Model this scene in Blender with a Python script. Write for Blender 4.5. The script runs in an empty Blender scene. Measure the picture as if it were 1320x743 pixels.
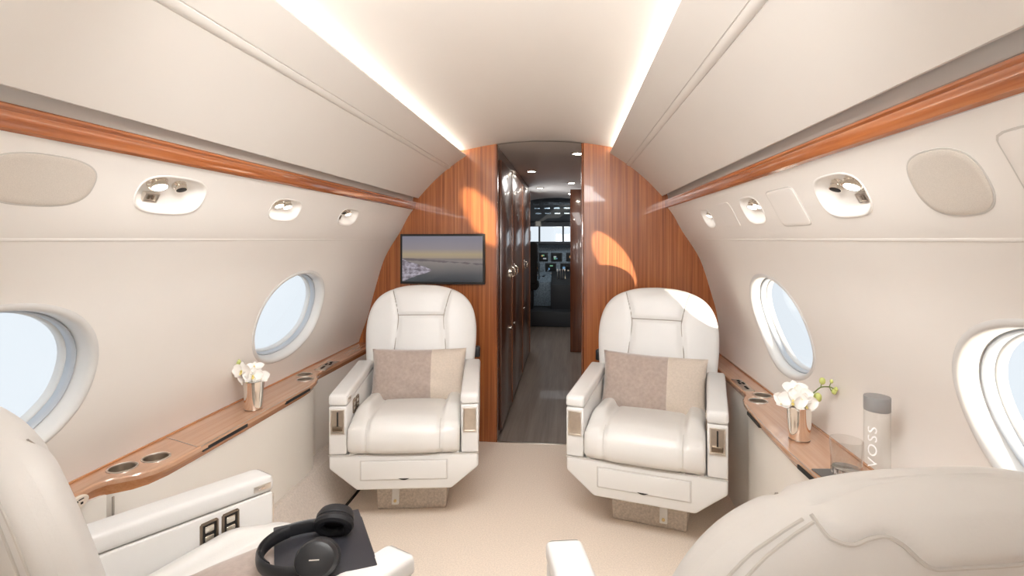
import bpy, bmesh, math, random
from mathutils import Vector, Matrix
random.seed(7)
PI = math.pi
S = bpy.context.scene
COL = S.collection

# ------------------------------------------------------------------ view
S.view_settings.view_transform = 'Standard'
S.view_settings.look = 'None'
S.view_settings.gamma = 1
S.view_settings.use_curve_mapping = False
S.view_settings.exposure = 0.48
try:
    S.cycles.max_bounces = 16; S.cycles.diffuse_bounces = 8; S.cycles.glossy_bounces = 6
    S.cycles.transparent_max_bounces = 24; S.cycles.transmission_bounces = 12
    S.cycles.sample_clamp_indirect = 6
except Exception: pass

cam = bpy.data.cameras.new('camera'); camo = bpy.data.objects.new('camera', cam); COL.objects.link(camo)
cam.sensor_width = 36; cam.lens = 36*660/1320; cam.shift_y = (309-371.5)/1320; cam.clip_start = .02
camo.location = (0, 0, 1.30); camo.rotation_euler = (PI/2, 0, math.atan(74/660)); S.camera = camo

# ------------------------------------------------------------------ materials
def nt(name):
    m = bpy.data.materials.new(name); m.use_nodes = True
    t = m.node_tree; b = t.nodes['Principled BSDF']
    return m, t, b
def N(t, typ, **kw):
    n = t.nodes.new(typ)
    for k, v in kw.items(): setattr(n, k, v)
    return n
def mat(name, col, rough=.5, metal=0, spec=.5, noise=0, nscale=200, bump=0, bscale=300, coat=0, sheen=0):
    m, t, b = nt(name)
    b.inputs['Base Color'].default_value = (*col, 1); b.inputs['Roughness'].default_value = rough
    b.inputs['Metallic'].default_value = metal; b.inputs['Specular IOR Level'].default_value = spec
    b.inputs['Coat Weight'].default_value = coat; b.inputs['Coat Roughness'].default_value = .03
    b.inputs['Sheen Weight'].default_value = sheen
    tc = N(t, 'ShaderNodeTexCoord')
    if noise:
        n = N(t, 'ShaderNodeTexNoise'); n.inputs['Scale'].default_value = nscale; n.inputs['Detail'].default_value = 4
        t.links.new(tc.outputs['Object'], n.inputs['Vector'])
        r = N(t, 'ShaderNodeValToRGB')
        r.color_ramp.elements[0].position = .3; r.color_ramp.elements[1].position = .7
        r.color_ramp.elements[0].color = (*[c*(1-noise) for c in col], 1)
        r.color_ramp.elements[1].color = (*[min(1, c*(1+noise)) for c in col], 1)
        t.links.new(n.outputs['Fac'], r.inputs['Fac']); t.links.new(r.outputs['Color'], b.inputs['Base Color'])
    if bump:
        n2 = N(t, 'ShaderNodeTexNoise'); n2.inputs['Scale'].default_value = bscale; n2.inputs['Detail'].default_value = 3
        t.links.new(tc.outputs['Object'], n2.inputs['Vector'])
        bp = N(t, 'ShaderNodeBump'); bp.inputs['Strength'].default_value = bump; bp.inputs['Distance'].default_value = .002
        t.links.new(n2.outputs['Fac'], bp.inputs['Height']); t.links.new(bp.outputs['Normal'], b.inputs['Normal'])
    return m
def wood(name, c0, c1, c2, axis, rough=.3, coat=.6, fine=1.0, coat_rough=.04):
    m, t, b = nt(name)
    tc = N(t, 'ShaderNodeTexCoord'); mp = N(t, 'ShaderNodeMapping')
    sc = [22*fine]*3; sc[axis] = .9
    mp.inputs['Scale'].default_value = sc
    t.links.new(tc.outputs['Object'], mp.inputs['Vector'])
    n = N(t, 'ShaderNodeTexNoise'); n.inputs['Scale'].default_value = 1.0; n.inputs['Detail'].default_value = 6
    n.inputs['Roughness'].default_value = .62; n.inputs['Distortion'].default_value = .5
    t.links.new(mp.outputs['Vector'], n.inputs['Vector'])
    mp2 = N(t, 'ShaderNodeMapping'); sc2 = [160*fine]*3; sc2[axis] = 2.2
    mp2.inputs['Scale'].default_value = sc2; t.links.new(tc.outputs['Object'], mp2.inputs['Vector'])
    n2 = N(t, 'ShaderNodeTexNoise'); n2.inputs['Scale'].default_value = 1.0; n2.inputs['Detail'].default_value = 3
    t.links.new(mp2.outputs['Vector'], n2.inputs['Vector'])
    mx = N(t, 'ShaderNodeMath', operation='MULTIPLY_ADD'); mx.inputs[1].default_value = .35; 
    t.links.new(n2.outputs['Fac'], mx.inputs[0]); 
    sb = N(t, 'ShaderNodeMath', operation='SUBTRACT'); sb.inputs[1].default_value = .175
    t.links.new(n.outputs['Fac'], sb.inputs[0]); t.links.new(sb.outputs[0], mx.inputs[2])
    r = N(t, 'ShaderNodeValToRGB'); e = r.color_ramp.elements
    e[0].position = .30; e[0].color = (*c0, 1); e[1].position = .72; e[1].color = (*c2, 1)
    k = e.new(.5); k.color = (*c1, 1)
    t.links.new(mx.outputs[0], r.inputs['Fac']); t.links.new(r.outputs['Color'], b.inputs['Base Color'])
    b.inputs['Roughness'].default_value = rough; b.inputs['Coat Weight'].default_value = coat
    b.inputs['Coat Roughness'].default_value = coat_rough
    return m
def emit(name, col, st):
    m, t, b = nt(name)
    b.inputs['Base Color'].default_value = (0, 0, 0, 1)
    b.inputs['Emission Color'].default_value = (*col, 1); b.inputs['Emission Strength'].default_value = st
    return m
def glass_mat(name, tint=(1, 1, 1), refl=.9, rough=0.0):
    m, t, b = nt(name); t.nodes.remove(b)
    out = t.nodes['Material Output']
    tr = N(t, 'ShaderNodeBsdfTransparent'); tr.inputs['Color'].default_value = (*tint, 1)
    gl = N(t, 'ShaderNodeBsdfGlossy'); gl.inputs['Roughness'].default_value = rough
    lw = N(t, 'ShaderNodeLayerWeight'); lw.inputs['Blend'].default_value = .5
    pw = N(t, 'ShaderNodeMath', operation='POWER'); pw.inputs[1].default_value = 4.5; t.links.new(lw.outputs['Facing'], pw.inputs[0])
    mu = N(t, 'ShaderNodeMath', operation='MULTIPLY_ADD'); mu.inputs[1].default_value = .55*refl; mu.inputs[2].default_value = .035*refl
    t.links.new(pw.outputs[0], mu.inputs[0])
    mx = N(t, 'ShaderNodeMixShader'); t.links.new(mu.outputs[0], mx.inputs[0])
    t.links.new(tr.outputs[0], mx.inputs[1]); t.links.new(gl.outputs[0], mx.inputs[2])
    t.links.new(mx.outputs[0], out.inputs['Surface'])
    return m

M = {}
M['wall'] = mat('cream_wall', (.83, .805, .772), .55, spec=.25, noise=.012, nscale=3)
M['ceil'] = mat('cream_headliner', (.80, .765, .722), .6, spec=.25, noise=.012, nscale=3)
M['upper'] = mat('cream_upper_panel', (.72, .69, .652), .5, spec=.3, noise=.012, nscale=3)
M['gap_shade'] = mat('valance_shade_grey', (.55, .52, .485), .7)  # grey base colour holds the shade of the gap above the rail
M['leather'] = mat('ivory_leather', (.70, .69, .675), .38, spec=.4, noise=.015, nscale=9, bump=.12, bscale=260)
M['leather_seat'] = mat('ivory_seat_leather', (.70, .685, .66), .36, spec=.4, noise=.02, nscale=8, bump=.12, bscale=260)
M['seam'] = mat('leather_seam', (.33, .30, .265), .7)
M['seam_soft'] = mat('leather_seam_soft', (.58, .56, .53), .6)
M['shell'] = mat('ivory_shell', (.70, .69, .67), .4, spec=.4, noise=.01, nscale=6)
M['carpet'] = mat('beige_carpet', (.84, .735, .63), .95, spec=.1, noise=.10, nscale=170, bump=.6, bscale=420, sheen=.2)
M['carpet2'] = mat('greige_carpet', (.62, .555, .50), .95, spec=.1, noise=.10, nscale=130, bump=.6, bscale=300, sheen=.2)
M['plinth'] = mat('woven_plinth', (.56, .50, .44), .95, spec=.1, noise=.16, nscale=120, bump=.6, bscale=300)
M['panel'] = mat('cream_side_panel', (.82, .79, .74), .5, spec=.3, noise=.012, nscale=5)
M['dark'] = mat('black_gap', (.012, .011, .010), .7)
M['black'] = mat('black_plastic', (.014, .014, .016), .42, spec=.45)
M['black2'] = mat('black_soft_leatherette', (.010, .010, .012), .55, spec=.4, bump=.2, bscale=400)
M['laptop'] = mat('slate_laptop', (.055, .055, .066), .38, metal=.5, spec=.5)
M['chrome'] = mat('polished_nickel', (.80, .75, .68), .09, metal=1)
M['brushed'] = mat('brushed_nickel', (.74, .69, .63), .30, metal=1, noise=.05, nscale=60)
M['bronze'] = mat('dark_bronze', (.27, .215, .165), .35, metal=1)
M['gold'] = mat('satin_brass', (.72, .56, .30), .3, metal=1)
M['silver'] = mat('polished_silver', (.86, .82, .77), .06, metal=1)
M['grille'] = mat('grey_speaker_cloth', (.63, .585, .53), .85, spec=.15, noise=.06, nscale=500)
M['white_plastic'] = mat('white_window_plastic', (.68, .68, .67), .4, spec=.4)
M['gasket'] = mat('blue_grey_gasket', (.45, .49, .54), .45)
M['pillow_taupe'] = mat('taupe_velvet', (.39, .315, .275), .9, spec=.1, noise=.10, nscale=60, bump=.3, bscale=350, sheen=.5)
M['pillow_tan'] = mat('sand_linen', (.57, .49, .415), .9, spec=.1, noise=.06, nscale=120, bump=.3, bscale=350, sheen=.3)
M['wood_v'] = wood('glossy_wood_upright', (.17, .043, .012), (.32, .098, .028), (.48, .18, .056), 2, rough=.30, coat=.35, fine=3.2)
M['wood_y'] = wood('glossy_wood_lengthwise', (.22, .062, .020), (.36, .115, .038), (.50, .195, .075), 1, rough=.22, coat=.9)
M['wood_ledge'] = wood('pale_satin_wood', (.47, .255, .155), (.53, .305, .19), (.60, .37, .245), 1, rough=.25, coat=.9, fine=2.2)
M['wood_fascia'] = wood('orange_fascia_wood', (.42, .17, .07), (.52, .235, .105), (.62, .32, .16), 1, rough=.25, coat=.6)
M['wood_dark'] = wood('dark_gloss_wood', (.045, .016, .009), (.080, .027, .013), (.13, .045, .02), 2, rough=.28, coat=.55, coat_rough=.10)
M['wood_red'] = wood('red_brown_wood', (.10, .026, .010), (.17, .048, .017), (.24, .080, .030), 2, rough=.25, coat=.8)
M['wood_rail'] = wood('orange_brown_stile', (.15, .042, .014), (.25, .08, .027), (.34, .125, .045), 2, rough=.3, coat=.4)
M['plank'] = wood('grey_brown_planks', (.16, .128, .105), (.22, .178, .150), (.29, .24, .205), 1, rough=.30, coat=.2, fine=.8)
M['glass'] = glass_mat('clear_glass')
M['window_glass'] = glass_mat('cabin_window_glass', (.97, .985, 1.0), .5)
M['water_glass'] = glass_mat('bottle_glass', (.965, .97, .965), 1.0)
M['tumbler'] = glass_mat('tumbler_glass', (.95, .95, .945), 1.5)
M['petal'] = mat('white_petal', (.90, .89, .86), .6, spec=.2)
M['petal_y'] = mat('yellow_lip', (.80, .68, .25), .6)
M['bud'] = mat('green_bud', (.55, .60, .20), .5)
M['stem'] = mat('green_stem', (.16, .22, .06), .5)
M['grey_cap'] = mat('grey_bottle_cap', (.30, .30, .30), .45, metal=.2)
M['letter'] = mat('pale_lettering', (.93, .94, .95), .5)
M['coaster'] = mat('grey_coaster', (.13, .125, .12), .7)
M['led'] = emit('cove_led', (1.0, .95, .87), 21)
M['lens'] = emit('reading_lamp_lens', (1.0, .95, .87), 7)
M['downlight'] = emit('downlight_lens', (1.0, .90, .76), 45)
M['cock_dark'] = mat('cockpit_charcoal', (.022, .025, .029), .6)
M['cock_blue'] = mat('cockpit_blue_grey', (.24, .31, .37), .5, noise=.4, nscale=45)
M['cock_seat'] = mat('cockpit_seat_black', (.008, .009, .010), .7)
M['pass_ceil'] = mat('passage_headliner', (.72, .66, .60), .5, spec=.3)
M['cream_plate'] = mat('cream_plate', (.80, .72, .62), .5)

# ------------------------------------------------------------------ object helpers
def finish(me, m, smooth=True, ang=35):
    if m is not None:
        ms = m if isinstance(m, (list, tuple)) else [m]
        for x in ms: me.materials.append(x)
    if smooth:
        me.shade_smooth()
        if ang: me.set_sharp_from_angle(angle=math.radians(ang))
    return me
def obj(name, bm, m=None, parent=None, smooth=True, ang=35, loc=None, rot=None):
    if isinstance(bm, bpy.types.Mesh): me = bm
    else:
        me = bpy.data.meshes.new(name); bmesh.ops.recalc_face_normals(bm, faces=bm.faces); bm.to_mesh(me); bm.free()
        finish(me, m, smooth, ang)
    o = bpy.data.objects.new(name, me); COL.objects.link(o)
    if parent: o.parent = parent
    if loc: o.location = loc
    if rot: o.rotation_euler = rot
    return o
def tag(o, label, cat, group=None):
    o['label'] = label; o['category'] = cat
    if group: o['group'] = group
    return o
def struct(o, label=None):
    o['kind'] = 'structure'
    if label: o['label'] = label
    return o
def thing(name, label, cat, loc=(0, 0, 0), rz=0, group=None):
    o = bpy.data.objects.new(name, None); o.empty_display_size = .1; COL.objects.link(o)
    o.location = loc; o.rotation_euler = (0, 0, rz)
    return tag(o, label, cat, group)
def part(name, bm, m, parent, label=None, **k):
    o = obj(name, bm, m, parent, **k)
    if label: o['label'] = label
    return o

def B(): return bmesh.new()
def add_box(bm, c, s, bevel=0, seg=2, mtx=None):
    r = bmesh.ops.create_cube(bm, size=1)
    vs = r['verts']
    for v in vs: v.co = Vector((v.co.x*s[0]+c[0], v.co.y*s[1]+c[1], v.co.z*s[2]+c[2]))
    if mtx: 
        for v in vs: v.co = mtx @ v.co
    if bevel:
        es = list({e for v in vs for e in v.link_edges})
        bmesh.ops.bevel(bm, geom=es, offset=bevel, segments=seg, affect='EDGES', profile=.5)
    return bm
def add_prism(bm, pts, f0, f1, bevel=0, seg=2):
    """pts: list of 2-tuples; f0/f1 map a 2-tuple to 3D for both ends"""
    a = [bm.verts.new(f0(p)) for p in pts]; b = [bm.verts.new(f1(p)) for p in pts]
    n = len(pts); fs = [bm.faces.new(a), bm.faces.new(b[::-1])]
    for i in range(n): fs.append(bm.faces.new((a[i], b[i], b[(i+1) % n], a[(i+1) % n])))
    if bevel:
        bmesh.ops.recalc_face_normals(bm, faces=fs)
        es = [e for e in {e for f in fs for e in f.edges} if e.calc_face_angle(0) > math.radians(25)]
        bmesh.ops.bevel(bm, geom=es, offset=bevel, segments=seg, affect='EDGES', profile=.5)
    return bm
def add_tube(bm, path, r, n=8, cap=True, closed=False):
    path = [Vector(p) for p in path]; rings = []
    L = len(path); up = Vector((0, 0, 1))
    prev = None
    for i, p in enumerate(path):
        if closed: d = path[(i+1) % L]-path[i-1]
        else: d = path[min(i+1, L-1)]-path[max(i-1, 0)]
        if d.length < 1e-9: d = Vector((0, 0, 1))
        d.normalize()
        if prev is None:
            a = d.orthogonal().normalized()
        else:
            a = prev - d*prev.dot(d)
            a = a.normalized() if a.length > 1e-6 else d.orthogonal().normalized()
        prev = a; b = d.cross(a)
        rr = r(i/(max(1, L-1))) if callable(r) else r
        rings.append([bm.verts.new(p+(a*math.cos(2*PI*k/n)+b*math.sin(2*PI*k/n))*rr) for k in range(n)])
    rng = L if closed else L-1
    for i in range(rng):
        A, C = rings[i], rings[(i+1) % L]
        for k in range(n): bm.faces.new((A[k], A[(k+1) % n], C[(k+1) % n], C[k]))
    if cap and not closed:
        bm.faces.new(rings[0][::-1]); bm.faces.new(rings[-1])
    return bm
def add_lathe(bm, prof, n=32, mtx=None, cap0=True, cap1=True):
    rings = []
    for (r, z) in prof:
        ring = []
        for k in range(n):
            p = Vector((r*math.cos(2*PI*k/n), r*math.sin(2*PI*k/n), z))
            ring.append(bm.verts.new(mtx @ p if mtx else p))
        rings.append(ring)
    for A, C in zip(rings, rings[1:]):
        for k in range(n): bm.faces.new((A[k], A[(k+1) % n], C[(k+1) % n], C[k]))
    if cap0: bm.faces.new(rings[0][::-1])
    if cap1: bm.faces.new(rings[-1])
    return bm
def add_ellipsoid(bm, c, s, mtx=None, u=16, v=10):
    r = bmesh.ops.create_uvsphere(bm, u_segments=u, v_segments=v, radius=1)
    for vt in r['verts']:
        p = Vector((vt.co.x*s[0], vt.co.y*s[1], vt.co.z*s[2]))
        if mtx: p = mtx @ p
        vt.co = p+Vector(c)
    return bm
def catmull(pts, n=8, closed=False):
    out = []; L = len(pts); P = [Vector(p) for p in pts]
    for i in range(L if closed else L-1):
        if closed: a, b, c, d = P[i-1], P[i], P[(i+1) % L], P[(i+2) % L]
        else: a, b, c, d = P[max(i-1, 0)], P[i], P[i+1], P[min(i+2, L-1)]
        for k in range(n):
            t = k/n
            out.append(.5*((2*b)+(c-a)*t+(2*a-5*b+4*c-d)*t*t+(3*b-a-3*c+d)*t**3))
    if not closed: out.append(P[-1])
    return out
def lerp_tab(tab, x):
    if x <= tab[0][0]: return tab[0][1]
    for (a, fa), (b, fb) in zip(tab, tab[1:]):
        if x <= b: return fa+(fb-fa)*(x-a)/(b-a)
    return tab[-1][1]
def smooth_tab(tab, x):
    P = catmull([(a, f, 0) for a, f in tab], 10)
    return lerp_tab([(p.x, p.y) for p in P], x)

# ------------------------------------------------------------------ cabin section
XC = -.205
YA, YB = -1.90, 3.25          # aft wall, forward bulkhead
def section(side):
    lo = 1.178 if side < 0 else 1.093
    mid = [(1.128, .76)] if side < 0 else [(1.108, .76)]
    return [(.93, 1.30), (1.006, 1.167), (1.070, .963), (1.100, .85)]+mid+[(lo, .62), (lo+.004, .50), (lo+.004, .25), (lo+.004, 0)]
class Sec:
    def __init__(s, pts, side, smooth=True):
        s.side = side
        P = catmull([(a, b, 0) for a, b in pts], 12) if smooth else [Vector((a, b, 0)) for a, b in pts]
        s.P = P; s.L = [0]
        for a, b in zip(P, P[1:]): s.L.append(s.L[-1]+(b-a).length)
    def at(s, t):
        t0 = max(0, min(s.L[-1], t)); P, L = s.P, s.L
        for i in range(len(L)-1):
            if t0 <= L[i+1] or i == len(L)-2:
                f = (t0-L[i])/max(1e-9, L[i+1]-L[i]); p = P[i].lerp(P[i+1], f); return p
    def pos(s, y, t, depth=0):
        p = s.at(t); a = s.at(t-.012); b = s.at(t+.012); d = (b-a).normalized()
        n = Vector((-d.y, d.x, 0))
        if n.x < 0: n = -n
        p = p+n*depth
        return Vector((XC+s.side*p.x, y, p.y))
    def t_of_z(s, z):
        for i in range(len(s.P)-1):
            if s.P[i].y >= z >= s.P[i+1].y:
                f = (s.P[i].y-z)/max(1e-9, s.P[i].y-s.P[i+1].y); return s.L[i]+f*(s.L[i+1]-s.L[i])
        return s.L[-1]
def sup(a, b, e, th):
    c, s_ = math.cos(th), math.sin(th)
    r = (abs(c/a)**e+abs(s_/b)**e)**(-1/e)
    return r*c, r*s_
def holed_wall(sec, t0, t1, y0, y1, holes, dy=.05, dt=.02):
    """holes: (yc, tc, a, b, exponent)"""
    nt_ = max(1, round((t1-t0)/dt)); ny = max(1, round((y1-y0)/dy))
    ts = [t0+(t1-t0)*i/nt_ for i in range(nt_+1)]; ys = [y0+(y1-y0)*i/ny for i in range(ny+1)]
    bm = B(); V = {}
    def gv(i, j):
        if (i, j) not in V: V[i, j] = bm.verts.new(sec.pos(ys[i], ts[j]))
        return V[i, j]
    skip = set()
    for (yc, tc, a, b, e) in holes:
        i0 = max(0, max(i for i in range(ny+1) if ys[i] < yc-a-.012)); i1 = min(i for i in range(ny+1) if ys[i] > yc+a+.012)
        jl = [j for j in range(nt_+1) if ts[j] < tc-b-.006]; j0 = max(jl) if jl else 0
        jl = [j for j in range(nt_+1) if ts[j] > tc+b+.006]; j1 = min(jl) if jl else nt_
        for i in range(i0, i1):
            for j in range(j0, j1): skip.add((i, j))
        loop = [(i, j0) for i in range(i0, i1)]+[(i1, j) for j in range(j0, j1)]+[(i, j1) for i in range(i1, i0, -1)]+[(i0, j) for j in range(j1, j0, -1)]
        # subdivide boundary angle finely: rings between hole edge and rectangle
        outer = [(ys[i]-yc, ts[j]-tc) for i, j in loop]
        prev = [gv(i, j) for i, j in loop]
        for f in (.35, .7, 1.0):
            cur = []
            for (oy, ot) in outer:
                th = math.atan2(ot/b, oy/a); 
                hy, ht = sup(1, 1, e, th); hy *= a; ht *= b
                cur.append(bm.verts.new(sec.pos(yc+oy+(hy-oy)*f, tc+ot+(ht-ot)*f)))
            n = len(cur)
            for k in range(n): bm.faces.new((prev[k], prev[(k+1) % n], cur[(k+1) % n], cur[k]))
            prev = cur
    for i in range(ny):
        for j in range(nt_):
            if (i, j) not in skip: bm.faces.new((gv(i, j), gv(i+1, j), gv(i+1, j+1), gv(i, j+1)))
    return bm
def sweep_hole(sec, hole, prof, n=64, cap=False):
    """prof: (in-plane offset from the hole edge, outward depth)"""
    yc, tc, a, b, e = hole; bm = B(); rings = []
    for off, dep in prof:
        ring = []
        for k in range(n):
            th = 2*PI*k/n; hy, ht = sup(1, 1, e, th)
            ring.append(bm.verts.new(sec.pos(yc+hy*(a+off), tc+ht*(b+off), dep)))
        rings.append(ring)
    for A, C in zip(rings, rings[1:]):
        for k in range(n): bm.faces.new((A[k], A[(k+1) % n], C[(k+1) % n], C[k]))
    if cap: bm.faces.new(rings[-1])
    return bm
def extrude_y(pts, y0, y1, n=1, closed=False):
    bm = B(); rows = []
    for i in range(n+1):
        y = y0+(y1-y0)*i/n; rows.append([bm.verts.new((x, y, z)) for x, z in pts])
    for A, C in zip(rows, rows[1:]):
        k = len(pts)
        for j in range(k if closed else k-1): bm.faces.new((A[j], A[(j+1) % k], C[(j+1) % k], C[j]))
    if closed: bm.faces.new(rows[0]); bm.faces.new(rows[-1][::-1])
    return bm

# ------------------------------------------------------------------ side walls, windows, service panels
WIN_Y = [2.25, .962, -.34, -1.6]
side_name = {-1: 'left', 1: 'right'}
PSU_PTS = [(.806, 1.500), (.845, 1.445), (.885, 1.37), (.912, 1.325), (.928, 1.303)]
secs = {}
psu_holes = {-1: [('round', 1.272, .097, .114, .052), ('pair', 1.83, .105, .098, .042), ('vent', 2.385, .108, .095, .042)],
              1: [('round', 1.335, .110, .108, .055), ('pair', 1.945, .112, .092, .052), ('vent', 2.55, .118, .075, .046)]}
win_i = 0
for side in (-1, 1):
    sw = Sec(section(side), side); ps = Sec(PSU_PTS, side); secs[side] = (sw, ps)
    tc = sw.t_of_z(.945)
    wh = [(y, tc, .274+(.008 if y < 2 else 0), .206+(.004 if y < 2 else 0), 2.15) for y in WIN_Y[:3 if side < 0 else 2]]
    o = obj('wall_'+side_name[side], holed_wall(sw, 0, sw.L[-1], YA, YB+.02, wh), M['wall'], ang=60)
    struct(o, 'curved cream cabin side wall with oval windows')
    for h in wh:
        win_i += 1
        fr = [(.016, .001), (.013, -.0025), (.006, -.004), (0, -.002), (-.005, .005), (-.008, .012), (-.011, .024), (-.013, .034), (-.013, .038)]
        w = obj('window_%d' % win_i, sweep_hole(sw, h, fr), M['white_plastic'], ang=60)
        struct(w, 'oval cabin window in white plastic surround')
        part('gasket', sweep_hole(sw, h, [(-.0125, .038), (-.017, .035), (-.021, .038), (-.022, .048), (-.023, .058)]), M['gasket'], w, 'blue grey inner seal', ang=60)
        part('outer_frame', sweep_hole(sw, h, [(-.023, .058), (-.026, .059), (-.029, .064), (-.030, .07), (-.030, .078)]), M['white_plastic'], w, ang=60)
        part('pane', sweep_hole(sw, h, [(-.0215, .044)], cap=True), M['window_glass'], w)
    # upper service panel strip (between wood rail and window wall)
    ph = [(y, t, a, b, 2.9) for _, y, t, a, b in psu_holes[side]]
    o = obj('trim_%d' % (1 if side < 0 else 2), holed_wall(ps, 0, ps.L[-1], YA, YB+.02, ph, dy=.04, dt=.0165), M['wall'], ang=60)
    struct(o, 'cream overhead service strip above the windows')
    # small step where the strip overhangs the wall
    lo = ps.pos(0, ps.L[-1]); up = sw.pos(0, .0)
    s = side
    pts = [(lo.x, lo.z), (lo.x+s*.001, lo.z-.006), (lo.x+s*.006, lo.z-.008), (lo.x+s*.03, lo.z-.006)]
    struct(obj('trim_%d' % (3 if side < 0 else 4), extrude_y(pts, YA, YB), M['wall'], ang=0), 'rounded lip under the overhead service strip')

def service_panel(side, kind, y, t, a, b, label):
    ps = secs[side][1]; h = (y, t, a, b, 2.9)
    c = ps.pos(y, t); root = thing('reading_light_panel', label, 'reading light', tuple(c), 0, 'overhead reading light panels')
    def loc(bm):
        for v in bm.verts: v.co -= c
        return bm
    prof = [(.006, -.001), (.004, -.003), (0, -.002), (-.004, .004), (-.010, .016), (-.020, .026), (-.032, .031), (-.040, .032)]
    if b < .048: prof = [(o_*.85, d) for o_, d in prof]
    part('recess_dish', loc(sweep_hole(ps, h, prof, n=48, cap=True)), M['wall'], root, ang=60)
    inn = Vector((-side, 0, -.62)).normalized()      # direction into the cabin, facing down
    def barrel(yy, tt, r, ln, black=False, nm='lamp_barrel'):
        base = ps.pos(yy, tt, .026)-c
        d = Vector((-side*.40, -.12, -.90)).normalized()
        ax = d.to_track_quat('Z', 'Y').to_matrix().to_4x4(); mt = Matrix.Translation(base) @ ax
        bm = B(); add_lathe(bm, [(r*.7, -.012), (r*1.0, -.004), (r*1.05, .0), (r*1.05, ln*.35), (r*.93, ln*.4), (r*1.0, ln*.5), (r*1.0, ln), (r*.86, ln)], 28, mt)
        p = part(nm, bm, M['chrome'], root)
        bm = B(); add_lathe(bm, [(r*.86, ln+.0005), (r*.6, ln+.0015)], 28, mt)
        part('lens' if not black else 'nozzle', bm, M['dark'] if black else M['lens'], p)
        # swivel ring on dish
        n = (ps.pos(yy, tt, 0)-ps.pos(yy, tt, .03)).normalized()
        bm = B(); mt2 = Matrix.Translation(ps.pos(yy, tt, .029)-c) @ n.to_track_quat('Z', 'Y').to_matrix().to_4x4()
        add_lathe(bm, [(r*1.35, -.004), (r*1.35, .004), (r*1.1, .008), (r*.9, .006)], 28, mt2)
        part('swivel_ring', bm, M['chrome'], root)
    def switch(yy, tt, wy, wt):
        bm = B(); 
        q = [(-1, -1), (1, -1), (1, 1), (-1, 1)]
        o_ = [bm.verts.new(ps.pos(yy+wy*i, tt+wt*j, .030)-c) for i, j in q]
        i_ = [bm.verts.new(ps.pos(yy+wy*i*.95, tt+wt*j*.95, .020)-c) for i, j in q]
        k_ = [bm.verts.new(ps.pos(yy+wy*i*.7, tt+wt*j*.7, .020)-c) for i, j in q]
        m_ = [bm.verts.new(ps.pos(yy+wy*i*.66, tt+wt*j*.66, .025)-c) for i, j in q]
        for A, C in ((o_, i_), (i_, k_), (k_, m_)):
            for k in range(4): bm.faces.new((A[k], A[(k+1) % 4], C[(k+1) % 4], C[k]))
        bm.faces.new(m_); p = part('switch', bm, M['brushed'], root)
        for dy in (-.25, .25):
            bm = B()
            vs = [bm.verts.new(ps.pos(yy+wy*(dy+i*.16), tt+wt*(j*.42), .0225)-c) for i, j in q]
            bm.faces.new(vs); part('switch_button', bm, M['bronze'], p)
    if kind == 'round':
        barrel(y-.040, t-.026, .021, .021); barrel(y+.038, t-.024, .015, .018, True, 'air_nozzle'); switch(y-.040, t+.021, .024, .013)
    elif kind == 'pair':
        barrel(y-.028, t-.020, .018, .020); barrel(y+.028, t-.019, .018, .020)
    else:
        barrel(y-.020, t-.018, .013, .012, True, 'air_nozzle'); barrel(y+.026, t-.016, .016, .015); switch(y-.040, t+.014, .017, .011)
    return root
pl = {(-1, 'round'): 'largest left recessed light panel with lamp, black nozzle and square switch', (-1, 'pair'): 'middle recessed panel on left with two bright lamps', (-1, 'vent'): 'smallest left recessed light panel, the one closest to the wooden bulkhead',
      (1, 'round'): 'largest right recessed light panel, beside the grey speaker oval', (1, 'pair'): 'middle right recessed light panel, beyond the rectangular access cover', (1, 'vent'): 'smallest right recessed light panel, the one closest to the wooden bulkhead'}
for side in (-1, 1):
    for k, y, t, a, b in psu_holes[side]: service_panel(side, k, y, t, a, b, pl[side, k])

def flush_plate(name, side, y, t, a, b, e, m, label, cat, thick=.003, rim=None, group=None):
    ps = secs[side][1]; h = (y, t, a, b, e)
    c = ps.pos(y, t); bm = sweep_hole(ps, h, [(0, .002), (0, -thick*.6), (-.003, -thick), (-.012, -thick)], n=64, cap=True)
    for v in bm.verts: v.co -= c
    o = obj(name, bm, m, loc=tuple(c), ang=50); tag(o, label, cat, group)
    if rim:
        bm = sweep_hole(ps, h, [(.0, -.001), (.002, -.0015), (.0035, -.001), (.0035, .001)], n=64)
        for v in bm.verts: v.co -= c
        part('rim_gap', bm, rim, o, ang=50)
    return o
flush_plate('speaker_grille', -1, .925, .095, .112, .056, 2.6, M['grille'], 'oval grey speaker cover on left overhead strip', 'speaker', rim=M['seam_soft'])
flush_plate('speaker_grille', 1, .985, .118, .085, .064, 2.6, M['grille'], 'oval grey speaker cover on right overhead strip', 'speaker', rim=M['seam_soft'])
flush_plate('access_cover', 1, 1.655, .12, .098, .062, 9, M['wall'], 'cream rectangular cover between two right reading light panels', 'cover', rim=M['seam_soft'])
flush_plate('access_cover', 1, 2.25, .115, .098, .056, 9, M['wall'], 'faint cream cover between middle and smallest right light panels', 'cover', .0015)
flush_plate('access_cover', 1, .745, .115, .098, .062, 9, M['wall'], 'cream rectangular cover at right picture edge beyond the speaker', 'cover', rim=M['seam_soft'])

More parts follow.
